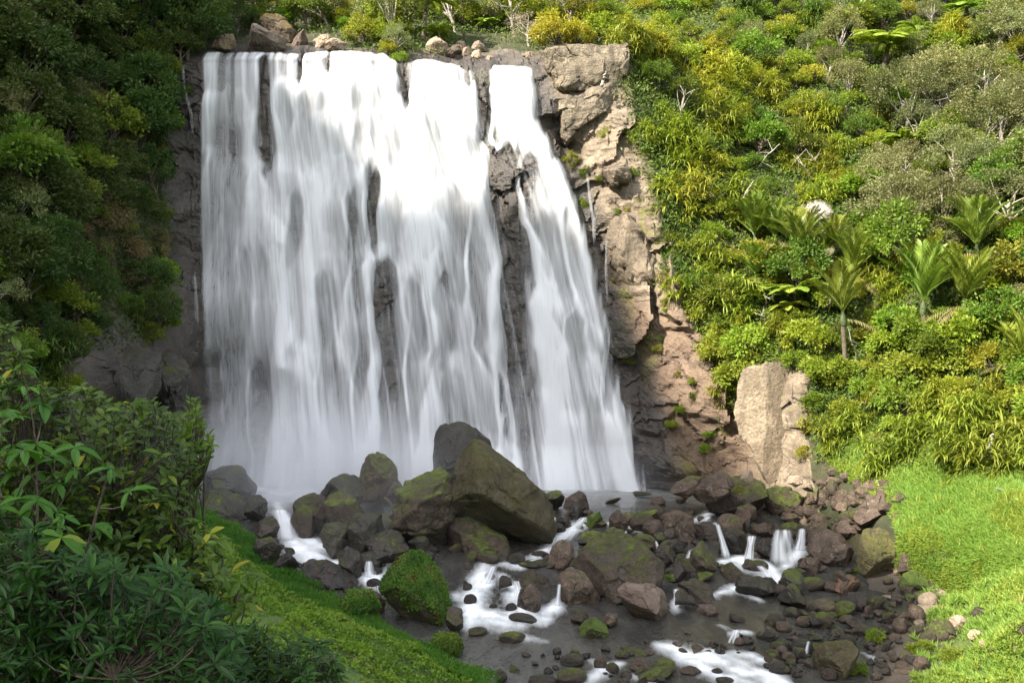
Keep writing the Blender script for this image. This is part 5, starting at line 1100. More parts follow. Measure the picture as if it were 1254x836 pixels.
def frond(rs, d, L, elev, droop, npin, pinL, pinW, pin_up=0.0, sag=.3, rach=.02, K=12, wprof=None, tanw=.55):
    """rachis curve plus pinna quads; returns rachis path and pinnae"""
    t = np.linspace(0, 1, K); ang = elev - droop * t ** 1.2; seg = L / (K - 1)
    r = np.concatenate([[0], np.cumsum(np.cos(ang[:-1]) * seg)]); z = np.concatenate([[0], np.cumsum(np.sin(ang[:-1]) * seg)])
    C = d[None] * r[:, None] + np.array([0, 0, 1.0]) * z[:, None]
    tp = np.repeat(np.linspace(.1, .98, npin), 2); sgn = np.tile([1, -1], npin)
    pos = np.stack([np.interp(tp, t, C[:, i]) for i in range(3)], 1)
    tan = unit(np.stack([np.interp(tp, t, np.gradient(C[:, i])) for i in range(3)], 1))
    side = unit(np.cross(tan, np.array([0, 0, 1.0]))) * sgn[:, None]; up = np.cross(side * sgn[:, None], tan)
    pl = pinL * (wprof(tp) if wprof else np.sin(np.pi * np.clip(tp * .92 + .12, 0, 1)) ** .7)
    dd = unit(side + tan * tanw + up * pin_up - np.array([0, 0, sag]) + rs.normal(size=pos.shape) * .06)
    V, Fc = leaves(pos, dd, up, pl, pinW, 0)
    return (C, rach * (1 - .8 * t)), V, Fc

def proto_fern(key, trunk_h, R, seed, nfr=17):
    rs = np.random.default_rng(seed); paths, parts, fr = [], [], []
    for i in range(nfr):
        a = 2 * np.pi * i / nfr + rs.normal() * .15; d = np.array([np.cos(a), np.sin(a), 0])
        p, V, Fc = frond(rs, d, R * rs.uniform(.9, 1.15), rs.uniform(.35, .85), rs.uniform(1.0, 1.6), 22, R * .24, R * .075, 0, .15, .022)
        paths.append((p[0] + np.array([0, 0, trunk_h]), p[1])); parts.append((V + np.array([0, 0, trunk_h]), Fc)); fr += [rs.random() * .6 + .1 + .3 * rs.random()] * len(Fc)
    V, Fc = join(parts); tv, tf = tube(paths, 4)
    V2, F2 = join([(V, Fc), (tv, tf)])
    t = np.linspace(0, 1, 8); tr = tube([(np.stack([.1 * np.sin(t * 3), 0 * t, -.6 + t * (trunk_h + .6)], 1), .10 + .05 * (1 - t))], 8)
    PROTO[key] = ('tree_fern', [('fronds', np_mesh('fronds', V2, F2, M['fern'], False, None, {'rnd': np.concatenate([fr, np.full(len(tf), .1)])})), ('trunk', np_mesh('trunk', *tr, M['bark']))], trunk_h)
proto_fern(('fern', 0), 2.4, 2.3, 131); proto_fern(('fern', 1), 1.6, 2.0, 132, 15); proto_fern(('fern', 2), 1.1, 1.7, 133, 14)

def proto_nikau(key, trunk_h, R, seed, nfr=11):
    R = R * 1.2
    rs = np.random.default_rng(seed); paths, parts, rn = [], [], []
    for i in range(nfr):
        a = 2 * np.pi * i / nfr * 1.0 + rs.normal() * .25; d = np.array([np.cos(a), np.sin(a), 0])
        up = i % 3 != 0
        p, V, Fc = frond(rs, d, R * rs.uniform(.85, 1.1), rs.uniform(1.2, 1.5) if up else rs.uniform(.8, 1.1), rs.uniform(.45, .95), 30, R * .30, R * .028, .30, -.1, .03, 10, lambda t: .35 + .65 * np.sin(np.pi * np.clip(t * .8 + .15, 0, 1)), 1.3)
        off = np.array([0, 0, trunk_h + .55]); paths.append((p[0] + off, p[1])); parts.append((V + off, Fc)); rn += list(np.clip(rs.random() * .5 + .4 * rs.random(len(Fc)), 0, .89))
    V, Fc = join(parts); tv, tf = tube(paths, 4); V2, F2 = join([(V, Fc), (tv, tf)])
    # drooping dead fronds under the crown
    dead = []
    for i in range(3):
        a = rs.uniform(0, 6.28); d = np.array([np.cos(a), np.sin(a), 0]); p, V, Fc = frond(rs, d, R * .8, -.1, 1.0, 16, R * .2, R * .03, 0, .6, .02, 10)
        dead.append((V + np.array([0, 0, trunk_h + .3]), Fc))
    dv, df = join(dead)
    t = np.linspace(0, 1, 8); z = -.6 + t * (trunk_h + .6)
    tr = tube([(np.stack([0 * t + .05 * np.sin(z), 0 * t, z], 1), .10 + 0 * t)], 8)
    zz = np.array([0, .12, .35, .6]); cs = tube([(np.stack([0 * zz, 0 * zz, trunk_h + zz - .02], 1), np.array([.11, .16, .13, .06]))], 8)
    PROTO[key] = ('palm', [('fronds', np_mesh('fronds', V2, F2, M['nikau'], False, None, {'rnd': np.concatenate([rn, np.full(len(tf), .3)])})), ('dead_fronds', np_mesh('dead_fronds', dv, df, M['leaf_brown'], False, None, {'rnd': vr.random(len(df))})),
        ('trunk', np_mesh('trunk', *tr, M['bark'])), ('crownshaft', np_mesh('crownshaft', *cs, M['stem_green']))], trunk_h)
proto_nikau(('palm', 0), .9, 2.3, 141); proto_nikau(('palm', 1), 1.6, 2.1, 142, 12); proto_nikau(('palm', 2), 2.6, 1.9, 143, 10)

LAND = [('the flat-topped tan bluff', 720, 110), ('the pale rock scar', 1005, 265), ('the tall smooth tan slab', 948, 515), ('the palm grove', 985, 320), ('the highest tree fern', 1082, 50), ('the two lone palms', 1150, 375),
        ('the lone fan-crowned palm', 1195, 305), ('the sunny grass bank', 1180, 590), ('the gold-mossed lip boulder', 345, 40), ('the stone heap on the lip', 565, 62), ('the bleached twiggy shrub', 648, 45), ('the reddish pillar', 845, 430),
        ('the left end of the lip', 225, 55), ('the shaded grey outcrop', 150, 450), ('the left trickle', 222, 150), ('the slender pale-trunked tree', 829, 120), ('the upper left corner', 15, 15), ('the upper right corner', 1240, 15), ('the crouching palm at the right edge', 1240, 440), ('the dry brown shrubs', 150, 270)]
ORD = ['', 'second ', 'third ', 'fourth ', 'fifth ', 'sixth ', 'seventh ', 'eighth ', 'ninth ', 'tenth ']
LOOK = {'bright': ('shrub', 'bright green bushy shrub'), 'yellow': ('shrub', 'yellow-green small-leaved shrub'), 'mid': ('tree', 'mid-green leafy tree'), 'dark': ('tree', 'dark green leafy tree'), 'olive': ('tree', 'grey-olive fine-leaved tree'), 'brown': ('shrub', 'dry brownish grassy shrub'),
        'twig': ('shrub', 'bleached twiggy shrub'), 'slender': ('tree', 'slender tree with bare pale trunk'), 'flax': ('flax', 'yellow-green strap-leaved flax clump'), 'flaxdark': ('flax', 'deep green strap-leaved flax clump'), 'fern': ('tree fern', 'lime green tree fern'), 'palm': ('palm', 'feathery upright palm')}
_placed = {}
def near_label(kind, u, v, size):
    """say where a plant grows by the closest landmark, and count outward from it among its look-alikes"""
    d = [(math.hypot(u - a, v - b), n, u - a, v - b) for n, a, b in LAND]; d.sort()
    r, n, du, dv = d[0]
    rel = ('left of' if du < 0 else 'right of') if abs(du) > 1.1 * abs(dv) else ('above' if dv < 0 else 'below')
    return (kind, rel, n), r

def place(kind, u, v, size=1.0, group=None, drop=None, label=None, P=None, tilt=.08, defer=True):
    ks = sorted(k for k in PROTO if k[0] == kind); key = ks[int(vr.integers(len(ks)))] if not isinstance(kind, tuple) else kind
    name, parts, h = PROTO[key]
    p = P if P is not None else hit(u, v, 30)
    root = bpy.data.objects.new(name, None); COL.objects.link(root)
    dz = (h * size * .75) if drop is None else drop
    if P is None:
        b = hit(u, v + dz / p[1] * F, 30); loc = np.array([b[0], b[1], b[2]])
    else: loc = P
    root.location = tuple(float(c) for c in loc)
    s = size * vr.uniform(.9, 1.1); root.scale = (s * vr.uniform(.92, 1.08), s, s * vr.uniform(.92, 1.1))
    root.rotation_euler = (vr.normal() * tilt, vr.normal() * tilt, vr.uniform(-.7, .7) if key[0].startswith('flax') else vr.uniform(0, 6.28))
    for nm, me in parts:
        c = bpy.data.objects.new({'leaves': 'leaf_mass'}.get(nm, nm), me); COL.objects.link(c); c.parent = root
    cat, look = LOOK[key[0]]
    root['category'] = cat; root['group'] = group or {'flax': 'strap-leaved clumps', 'shrub': 'shrubs', 'tree': 'forest trees', 'palm': 'palms', 'tree fern': 'tree ferns'}[cat] + (' left of the falls' if u < 250 else ' above the falls' if (v < 62 and u < 700) else ' right of the falls')
    if label: root['label'] = label
    else:
        k, r = near_label(key[0], u, v, size); _placed.setdefault(k, []).append((r, root, look))
    return root

def write_labels():
    for (kind, rel, n), lst in _placed.items():
        lst.sort(key=lambda e: e[0])
        for i, (r, root, look) in enumerate(lst):
            root['label'] = f'{look} {rel} {n}' if len(lst) == 1 else (f'{look} nearest {n}, {rel} it'.replace('left of it', 'on its left').replace('right of it', 'on its right') if i == 0 else
                (f'{ORD[i]}{look} {rel} {n}'.replace('left of it', 'on its left').replace('right of it', 'on its right') if i < 10 else f'{look} in the growth {rel} {n}'))

# ---- named plants
for u, v, s, k, lab in [(925, 292, .85, 0, 'short palm at the left edge of the palm grove'), (948, 288, .85, 1, 'palm behind the left of the palm grove'), (988, 305, 1.0, 1, 'tallest upright palm in front of the pale scar'), (1018, 300, .65, 2, 'small-headed palm on a long bare trunk under the pale scar'), (1045, 335, .95, 0, 'wide palm at the right of the palm grove'),
        (926, 332, .8, 0, 'low palm leaning over the light green tree fern'), (1038, 385, 1.2, 2, 'large palm on a thin trunk below the grove'), (1128, 375, 1.05, 1, 'left of the two lone palms on the right slope'), (1175, 372, .9, 1, 'right of the two lone palms on the right slope'), (1196, 302, 1.0, 0, 'lone fan-crowned palm high on the right slope'),
        (1244, 436, .9, 0, 'palm cut by the right edge of the picture'), (1048, 16, .6, 2, 'small palm at the top beside the highest tree fern'), (1236, 20, .8, 1, 'palm in the upper right corner'), (1206, 48, .6, 1, 'palm below the one in the upper right corner'), (1005, 318, .6, 0, 'dark little palm deep inside the grove')]:
    s *= 1.25; place(('palm', k), u, v, s, drop=PROTO[('palm', k)][2] * s + .7, label=lab)
for u, v, s, k, lab in [(1082, 52, 1.15, 0, 'highest and widest tree fern with a visible brown trunk'), (1120, 38, .9, 1, 'tree fern close behind the widest one'), (1180, 10, 1.0, 1, 'yellowish tree fern at the top right'), (935, 358, .9, 2, 'light green tree fern at the left of the palm grove'), (975, 355, .8, 0, 'tree fern on a pale stem inside the palm grove'),
        (520, 8, 1.1, 0, 'flat-crowned tree fern above the stone heap'), (538, 40, .8, 2, 'low tree fern just behind the stone heap'), (1108, 170, .8, 1, 'single tree fern among grey-olive trees'), (600, 30, .6, 2, 'small tree fern right of the stone heap'), (858, 68, .7, 2, 'tree fern peeping out above the hanging flax'), (970, 378, .6, 2, 'small low fern under the palm grove')]:
    s *= 1.3; place(('fern', k), u, v, s, drop=PROTO[('fern', k)][2] * s, label=lab)
place('twig', 648, 44, .95, label='bleached twiggy shrub above the pale lip block', drop=.8)
place('slender', 829, 118, .75, label='slender tree with a bare pale trunk on the flax slope', drop=2.6)

# ---- filling: jittered rows over the slopes, the kind by region
def region(u, v):
    r = vr.random()
    if u < 250:
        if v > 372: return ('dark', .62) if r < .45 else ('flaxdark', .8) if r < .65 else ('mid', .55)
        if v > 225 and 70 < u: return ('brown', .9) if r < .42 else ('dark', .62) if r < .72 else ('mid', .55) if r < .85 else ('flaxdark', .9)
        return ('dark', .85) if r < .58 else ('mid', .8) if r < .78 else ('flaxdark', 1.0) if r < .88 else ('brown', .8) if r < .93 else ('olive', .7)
    if v < 70 and u < 760:
        if u < 330: return ('dark', .85) if r < .7 else ('mid', .8)
        return ('yellow', 1.0) if r < .38 else ('bright', .95) if r < .6 else ('mid', .7) if r < .74 else ('brown', .7) if r < .82 else ('olive', .6) if r < .92 else ('flax', 1.0)
    if v > 470 and u > 960: return ('flax', .85) if (v > 525 or r < .3) else ('bright', .75) if r < .75 else ('yellow', .7)
    if v > 395 and u > 985: return ('bright', .85) if r < .68 else ('yellow', .75) if r < .84 else ('mid', .6)
    if u < 905: return ('flax', .95) if r < .5 else ('bright', .7) if r < .68 else ('mid', .55) if r < .84 else ('yellow', .75)
    if 1085 < u and 100 < v < 285: return ('olive', .8) if r < .46 else ('bright', .8) if r < .8 else ('mid', .7)
    if u < 1010 and 120 < v < 250: return ('flax', 1.0) if r < .62 else ('mid', .62) if r < .85 else ('olive', .5)
    if v > 380: return ('flax', .8) if r < .4 else ('bright', .75) if r < .8 else ('mid', .55)
    return ('yellow', .85) if r < .24 else ('bright', .85) if r < .44 else ('mid', .75) if r < .66 else ('flax', 1.0) if r < .82 else ('olive', .62) if r < .93 else ('flaxdark', .9)

VEG = [  # outlines of what is grown over
 [(-170, -25), (320, -25), (320, 40), (222, 62), (206, 120), (196, 185), (212, 300), (202, 400), (172, 420), (96, 420), (90, 470), (-30, 520), (-170, 520)],
 [(318, -25), (790, -25), (770, 52), (660, 58), (600, 44), (500, 62), (480, 68), (430, 52), (404, 40), (330, 22)],
 [(760, -25), (1430, -25), (1430, 566), (1090, 572), (1000, 556), (996, 480), (975, 448), (925, 446), (908, 470), (900, 505), (886, 490), (872, 446), (858, 420), (850, 380), (828, 362), (812, 330), (806, 250), (788, 195), (766, 115), (764, 55)]]
NAMED = [(1082, 52), (1120, 38), (1180, 10), (935, 358), (975, 355), (1108, 170), (925, 292), (948, 288), (988, 305), (1018, 300), (1045, 335), (1038, 385), (1128, 375), (1175, 372), (1196, 302), (829, 118), (648, 44), (1005, 265), (520, 8)]
v = -22.0
while v < 575:
    step = 22 if v < 70 else 29
    u = -160.0 + vr.uniform(0, 20)
    while u < 1425:
        uu, vv = u + vr.uniform(-11, 11), v + vr.uniform(-11, 11)
        if 30 < vv < 80 and (250 < uu < 425 or 508 < uu < 670): u += 18; continue
        if any(abs(uu - a) < 34 and -8 < vv - b < 26 for a, b in NAMED): u += 24; continue
        if any(seg_poly_mask(np.array([uu]), np.array([vv]), pg)[0] for pg in VEG):
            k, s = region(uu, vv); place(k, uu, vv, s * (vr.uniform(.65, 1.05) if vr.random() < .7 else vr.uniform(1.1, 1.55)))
        u += step * (1.18 if v > 70 else 1.25)
    v += step * .92
for i in range(34):
    place(['yellow', 'bright', 'mid', 'bright', 'olive', 'yellow'][i % 6], 350 + i * 12.5 + vr.uniform(-6, 6), vr.uniform(2, 27), vr.uniform(.7, 1.15))
CRK = [(690, 185), (780, 190), (802, 330), (850, 420), (905, 520), (900, 560), (800, 540), (742, 380)]
c = 0
while c < 30:
    uu, vv = vr.uniform(690, 905), vr.uniform(185, 560)
    if seg_poly_mask(np.array([uu]), np.array([vv]), CRK)[0]: place(['yellow', 'bright', 'flax', 'flaxdark'][c % 4], uu, vv, vr.uniform(.14, .34), drop=.1, group='tufts rooted in the cracks of the right cliff'); c += 1
# small growth on ledges and walls
for u, v, s, k, lab in [(738, 132, .4, 'bright', 'small shrub under the overhang of the bluff'), (744, 170, .45, 'yellow', 'yellow grassy shrub on the ledge under the bluff'), (700, 200, .4, 'flax', 'flax tuft in the crack below the pointed tier'), (716, 212, .35, 'flaxdark', 'dark green tuft beside the gully trickle'), (770, 260, .3, 'yellow', 'small plant in the hollow of the right cliff'), (788, 330, .35, 'yellow', 'yellowish plant on the big angular block'), (826, 385, .5, 'flax', 'grass hanging left of the reddish pillar top'), (884, 440, .6, 'flax', 'hanging clump above the brown bulging slab'), (895, 478, .45, 'bright', 'shrub hanging into the gap left of the tall tan slab'), (850, 470, .3, 'yellow', 'small plant on the reddish pillar'), (835, 505, .3, 'bright', 'little green plant at the foot of the reddish pillar'), (865, 553, .3, 'bright', 'bright green tuft in the dark undercut'), (200, 400, .55, 'bright', 'bright creeper clump hanging on the left dark rib'), (188, 428, .5, 'mid', 'leafy clump low on the left dark rib'), (182, 372, .7, 'dark', 'dark blue-green bush over the left dark rib'), (490, 78, .45, 'bright', 'bush overhanging the gap in the lip'), (475, 52, .8, 'bright', 'large bright bush on the lip of the falls'), (452, 42, .85, 'yellow', 'yellow-green bush on the lip behind the water'), (497, 95, .25, 'flax', 'mossy tuft dripping in the gap of the lip'), (232, 112, .3, 'flaxdark', 'small green tuft on dark rock left of the falls'), (205, 95, .7, 'bright', 'fresh green bush overhanging the left trickle'), (196, 200, .6, 'flax', 'mossy hanging tuft on the left wall edge'), (200, 265, .5, 'flax', 'yellow tussock on the left wall edge'), (208, 330, .35, 'bright', 'small green plant on the left dark wall'),
        (878, 425, .8, 'flax', 'flax curtain hanging over the reddish pillar'), (893, 465, .6, 'bright', 'leafy tongue hanging above the brown bulging slab'), (858, 395, .7, 'flax', 'flax hanging beside the top of the reddish pillar'), (925, 440, .7, 'flax', 'flax fringe over the left top of the tan slab'), (818, 350, .6, 'flax', 'pale grass hanging off the cliff edge left of the flax slope'), (815, 300, .6, 'flax', 'flax drooping over the big angular tan block'), (975, 450, .6, 'bright', 'bright shrub over the right top of the tan slab'), (960, 452, .5, 'brown', 'dry tussock overhanging the tall tan slab'), (990, 520, .5, 'flax', 'flax spilling down the right side of the tan slab'), (985, 560, .4, 'yellow', 'yellow shrub at the right foot of the tan slab')]:
    place(k, u, v, s, drop=.5 * s, label=lab, P=None)
for u, v, s, k, lab in [(750, 748, .16, 'bright', 'bright green tuft between pyramid boulder and pinkish slab'), (905, 600, .22, 'flax', 'grassy tuft on the face of the massive mossy block'), (1045, 700, .22, 'bright', 'green turf patch under the large rounded boulder'), (1030, 755, .2, 'bright', 'bright green clump on the shaded spit'), (1072, 785, .25, 'bright', 'vivid green clump by the wide mossy rock'), (1130, 800, .3, 'bright', 'green clump at the corner of the sunny bank'), (1050, 824, .24, 'bright', 'green clump at the foot of the wide mossy rock'), (1165, 812, .3, 'bright', 'vivid green leafy patch at the lower right'), (1048, 612, .22, 'bright', 'small fern clump among rubble below the slab'), (590, 585, .25, 'flax', 'grass tuft on the giant boulder'), (820, 706, .14, 'bright', 'small fern on the foot of the pyramid boulder')]:
    p = hit(u, v, 20); yb = p[1] if u != 590 else 53.6
    if u in (750, 905, 820): yb = {750: 46.6, 905: 53.6, 820: 47.5}[u]
    place(k, u, v, s, P=px(u, v + 5, yb), label=lab)
write_labels()

# ---- ground cover and undergrowth: nobody could count these
def cover_object(name, label, pts, nrm, mat, L, W, rs, spread=.8, updir=None, cat=None, droop=.1, width_fold=.1):
    n = len(pts); d = rnd_unit(n, rs) * spread + nrm * (1 if updir is None else updir) ; d = unit(d)
    nn = unit(nrm + rs.normal(size=(n, 3)) * .5)
    LL = L * rs.uniform(.6, 1.4, n); V, Fc = leaves(pts, d, nn, LL, LL * W)
    patch = fbm(pts * .45, 171, 3) * .9 + .5
    me = np_mesh(name, V, Fc, mat, False, None, {'rnd': np.clip(patch * .6 + rs.random(n) * .45 - .05, 0, .999)})
    return tag(link(name, me), label, cat, kind='stuff')

def wall_cover(n, polys, mat, name, label, L, W, seed, off=(.1, .7)):
    rs = np.random.default_rng(seed); U = rs.uniform(-170, 1430, n * 3); Vv = rs.uniform(-40, 590, n * 3)
    ok = np.zeros(len(U), bool)
    for pg in polys: ok |= seg_poly_mask(U + 8 * rs.normal(size=len(U)), Vv + 8 * rs.normal(size=len(U)), pg)
    U, Vv = U[ok][:n], Vv[ok][:n]
    Y = np.full(len(U), 60.0)
    for _ in range(12):
        X = (U - 627) / F * Y; Z = CAM_Z - (Vv - 418) / F * Y; Y = .5 * Y + .5 * wall0(X, Z)
    P = np.stack([(U - 627) / F * Y, Y, CAM_Z - (Vv - 418) / F * Y], 1)
    lump = fbm(P * .5, 177, 3)
    P[:, 1] -= rs.uniform(*off, len(P)) + .5 * lump
    nr = np.tile(unit(np.array([0, -.8, .6])), (len(P), 1)); nr[:, 0] = np.where(P[:, 0] > 5, -.35, np.where(P[:, 0] < -15, .35, 0)); nr = unit(nr)
    return cover_object(name, label, P, nr, mat, L, W, rs, spread=1.0, updir=.55)
wall_cover(170000, VEG[1:], M['under'], 'undergrowth', 'tangled shade-darkened undergrowth covering the slopes above and right of the falls', .26, .45, 181)
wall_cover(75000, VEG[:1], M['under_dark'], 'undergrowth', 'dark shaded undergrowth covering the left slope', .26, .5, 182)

def bank_cover():
    rs = np.random.default_rng(191); n = 520000
    # left bank
    x = rs.uniform(-26, 4, n); y = 5 + 60 * rs.random(n) ** 1.25; 
    U = 627 + F * x / y; dl = (x + 0.8) * -0.773 + (y - 37) * -0.634
    ok = (dl > .15) & (U > -40) & (U < 640) & (y < 64); x, y, dl = x[ok], y[ok], dl[ok]
    z = ground(x, y); V = 418 - F * (z - CAM_Z) / y; ok = V < 870; x, y, z, dl = x[ok], y[ok], z[ok], dl[ok]
    P = np.stack([x, y, z], 1); lush = dl + 1.2 * fbm(P * .35, 192, 3) < 2.6
    lump = np.clip(fbm(P * .9, 193, 3), -.3, 1) * .5 + .12 * np.clip(fbm(P * 3, 196, 2), -.2, 1)
    P[:, 2] += lump + rs.uniform(0, .10, len(P))
    up = np.tile(np.array([.2, -.15, .95]), (len(P), 1))
    print('BANK', len(P), lush.sum())
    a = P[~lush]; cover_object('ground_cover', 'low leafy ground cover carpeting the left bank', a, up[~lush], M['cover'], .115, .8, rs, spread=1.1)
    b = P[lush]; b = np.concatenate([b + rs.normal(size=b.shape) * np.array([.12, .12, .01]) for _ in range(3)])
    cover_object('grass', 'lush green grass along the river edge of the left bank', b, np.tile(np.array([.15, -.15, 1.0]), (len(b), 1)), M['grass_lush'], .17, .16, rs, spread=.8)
    # right bank
    n = 420000; x = rs.uniform(11, 33, n); y = rs.uniform(30, 62, n); U = 627 + F * x / y
    xe = bank_x(y); z = ground(x, y); V = 418 - F * (z - CAM_Z) / y
    edge = x - xe + .2 + 1.6 * fbm(np.stack([x, y, 0 * x], 1) * .5, 194, 3)
    yw = wall0(x, z)
    ok = (edge > 0) & (U < 1440) & (V < 880) & (y < yw + 1.5); P = np.stack([x, y, z], 1)[ok]
    lump = np.clip(fbm(P * .9, 195, 3), -.3, 1) * .7 + .2 * np.clip(fbm(P * 2.6, 197, 2), -.2, 1); P[:, 2] += lump
    RB = P.copy()
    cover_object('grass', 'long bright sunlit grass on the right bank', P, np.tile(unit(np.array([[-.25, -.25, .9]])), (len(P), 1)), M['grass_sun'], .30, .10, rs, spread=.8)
    hb = P[(fbm(P * .35, 198, 3) > -.02)]; hb = hb[rs.random(len(hb)) < .5] + np.array([0, 0, .12])
    cover_object('ground_cover', 'yellow-green leafy herbs among the grass of the right bank', hb, np.tile(unit(np.array([[-.25, -.25, .9]])), (len(hb), 1)), M['herb_sun'], .13, .6, rs, spread=1.0)
    # toe of the right slope where grass climbs the foot of the hill
    U = rs.uniform(985, 1430, 400000); Vv = rs.uniform(545, 800, 400000); Y = np.full(len(U), 52.0)
    for _ in range(12):
        X = (U - 627) / F * Y; Z = CAM_Z - (Vv - 418) / F * Y; Y = .5 * Y + .5 * wall0(X, Z)
    P = np.stack([(U - 627) / F * Y, Y - .05, CAM_Z - (Vv - 418) / F * Y], 1); P = P[(P[:, 2] > ground(P[:, 0], P[:, 1]) - .2) & (P[:, 0] > bank_x(P[:, 1]) - .6) & (627 + F * P[:, 0] / P[:, 1] > 997 + .65 * np.clip(418 - F * (P[:, 2] - CAM_Z) / P[:, 1] - 566, 0, 95))]; P[:, 1] -= .25 * np.clip(fbm(P * .9, 199, 3), -.2, 1)
    cover_object('grass', 'bright grass climbing the foot of the right slope', P, np.tile(unit(np.array([[-.3, -.5, .8]])), (len(P), 1)), M['grass_sun'], .27, .12, rs, spread=.85)
    hb = P[(fbm(P * .4, 196, 3) > .05)]; hb = hb[rs.random(len(hb)) < .35] + np.array([-.05, -.12, .1])
    cover_object('ground_cover', 'leafy herbs among the grass at the foot of the right slope', hb, np.tile(unit(np.array([[-.3, -.4, .8]])), (len(hb), 1)), M['herb_sun'], .13, .6, rs, spread=1.0)
    # taller tussocks, green and straw coloured
    Q = np.concatenate([P, RB]); Q = Q[rs.permutation(len(Q))[:420]]; pos = np.repeat(Q, 26, 0) + rs.normal(size=(420 * 26, 3)) * np.array([.12, .12, .02]); a = rs.uniform(0, 6.28, len(pos))
    V, Fc = straps(pos, np.stack([np.cos(a), np.sin(a), 0 * a], 1), rs.uniform(.6, 1.45, len(pos)), rs.uniform(.25, .7, len(pos)) * np.repeat(rs.uniform(.5, 1.1, 420), 26), .028, rs.uniform(.5, 1.7, len(pos)))
    tag(link('grass', np_mesh('grass', V, Fc, M['grass_sun'], False, None, {'rnd': np.repeat(np.clip(np.repeat(rs.random(420), 26) * .75 + .28 * rs.random(len(pos)), 0, 1), 4)})), 'taller arching grass tussocks dotted over the right bank', kind='stuff')
bank_cover()

# moss cushion of leaves on the big block
def cushion():
    rs = np.random.default_rng(201)
    for o in [o for o in bpy.data.objects if o.get('label', '') in ('big block cushioned all over in bright green moss', 'grassy hump of rock on the left bank above the river', 'low yellow-green mossy mound at the edge of the left bank')]:
        me = o.data; co = np.empty(len(me.vertices) * 3, np.float32); me.vertices.foreach_get('co', co); co = co.reshape(-1, 3).astype(float)
        no = np.empty(len(me.vertices) * 3, np.float32); me.vertices.foreach_get('normal', no); no = no.reshape(-1, 3).astype(float)
        idx = rs.integers(0, len(co), 26000); w = no[idx, 2] + .9 * fbm(co[idx] * 1.6, 202, 3) > -.15; idx = idx[w]
        p = co[idx] + rs.normal(size=(len(idx), 3)) * .04 + no[idx] * rs.uniform(0, .09, (len(idx), 1))
        V, Fc = leaves(p, unit(no[idx] * .5 + rnd_unit(len(idx), rs)), unit(no[idx] + .4 * rnd_unit(len(idx), rs)), .085 * rs.uniform(.6, 1.4, len(idx)), .06)
        m = np_mesh('moss', V, Fc, M['moss_leaf'], False, None, {'rnd': np.clip(fbm(p * 1.2, 203, 3) + .4 + .3 * rs.random(len(p)), 0, .999)})
        c = link('moss', m, o)
        c['kind'] = 'stuff'
cushion()

# ---- dead wood
def branch(name, pts, r, label, mat, twigs=2, seed=0, cat='branch'):
    rs = np.random.default_rng(seed); P = np.array([px(*p) for p in pts]); c = P.mean(0); P = P - c
    t = np.linspace(0, 1, len(P)); tt = np.linspace(0, 1, 12); C = np.stack([np.interp(tt, t, P[:, i]) for i in range(3)], 1) + rs.normal(size=(12, 3)) * r * .5
    paths = [(C, r * (1 - .6 * tt))]
    for _ in range(twigs):
        i = rs.integers(3, 10); d = unit(rs.normal(size=3) + np.array([0, 0, .4])); L = np.linalg.norm(P[-1] - P[0]) * .35; q = np.linspace(0, 1, 5)
        paths.append((C[i] + d * L * q[:, None], r * .45 * (1 - .7 * q)))
    V, Fc = tube(paths, 6); return tag(link(name, np_mesh(name, V, Fc, mat), None, c), label, cat)
def dead_limbs():
    rs = np.random.default_rng(77)
    for i in range(16):
        u, v = rs.uniform(880, 1240), rs.uniform(60, 470); h = hit(u, v, 30); L = rs.uniform(14, 34); a = rs.uniform(-.8, .8)
        o = branch('dead_branch', [(u, v, h[1] - .3), (u + L * .5 * math.sin(a), v - L * .5, h[1] - 1.6), (u + L * math.sin(a) * 1.3, v - L, h[1] - 1.9)], .05, 'bleached dead branch poking out of the hillside growth', M['driftwood'], 4, 50 + i)
        o['group'] = 'dead branches on the hillside'
dead_limbs()
def gpx(u, v, up=.08):
    h = hit(u, v, 30); return (u, v, h[1] - up)
branch('driftwood', [gpx(1216, 590, .12), gpx(1228, 598, .12), gpx(1240, 604, .12)], .05, 'bleached branch lying high on the grass bank', M['driftwood'], 2, 1)
branch('driftwood', [gpx(1222, 634, .2), gpx(1240, 640, .12)], .045, 'short bleached stick lower on the grass bank', M['driftwood'], 1, 2)
branch('driftwood', [gpx(1073, 588, .4), gpx(1080, 600, .4)], .05, 'bleached driftwood leaning on the brown rock', M['driftwood'], 2, 3)
branch('tree_stump', [(737, 107, 72.6), (739, 96, 72.6), (743, 84, 72.5)], .14, 'weathered grey dead trunk standing on the bluff', M['bark_pale'], 0, 4, 'stump')
branch('tree_stump', [(1214, 560, 49), (1213, 545, 49), (1216, 530, 49)], .13, 'pale dead stub at the foot of the right slope', M['driftwood'], 1, 5, 'stump')
branch('log', [(470, 608, 55.4), (490, 632, 55.2), (504, 658, 55)], .09, 'thin grey log leaning down the misty boulder pile', M['bark'], 0, 6, 'log')
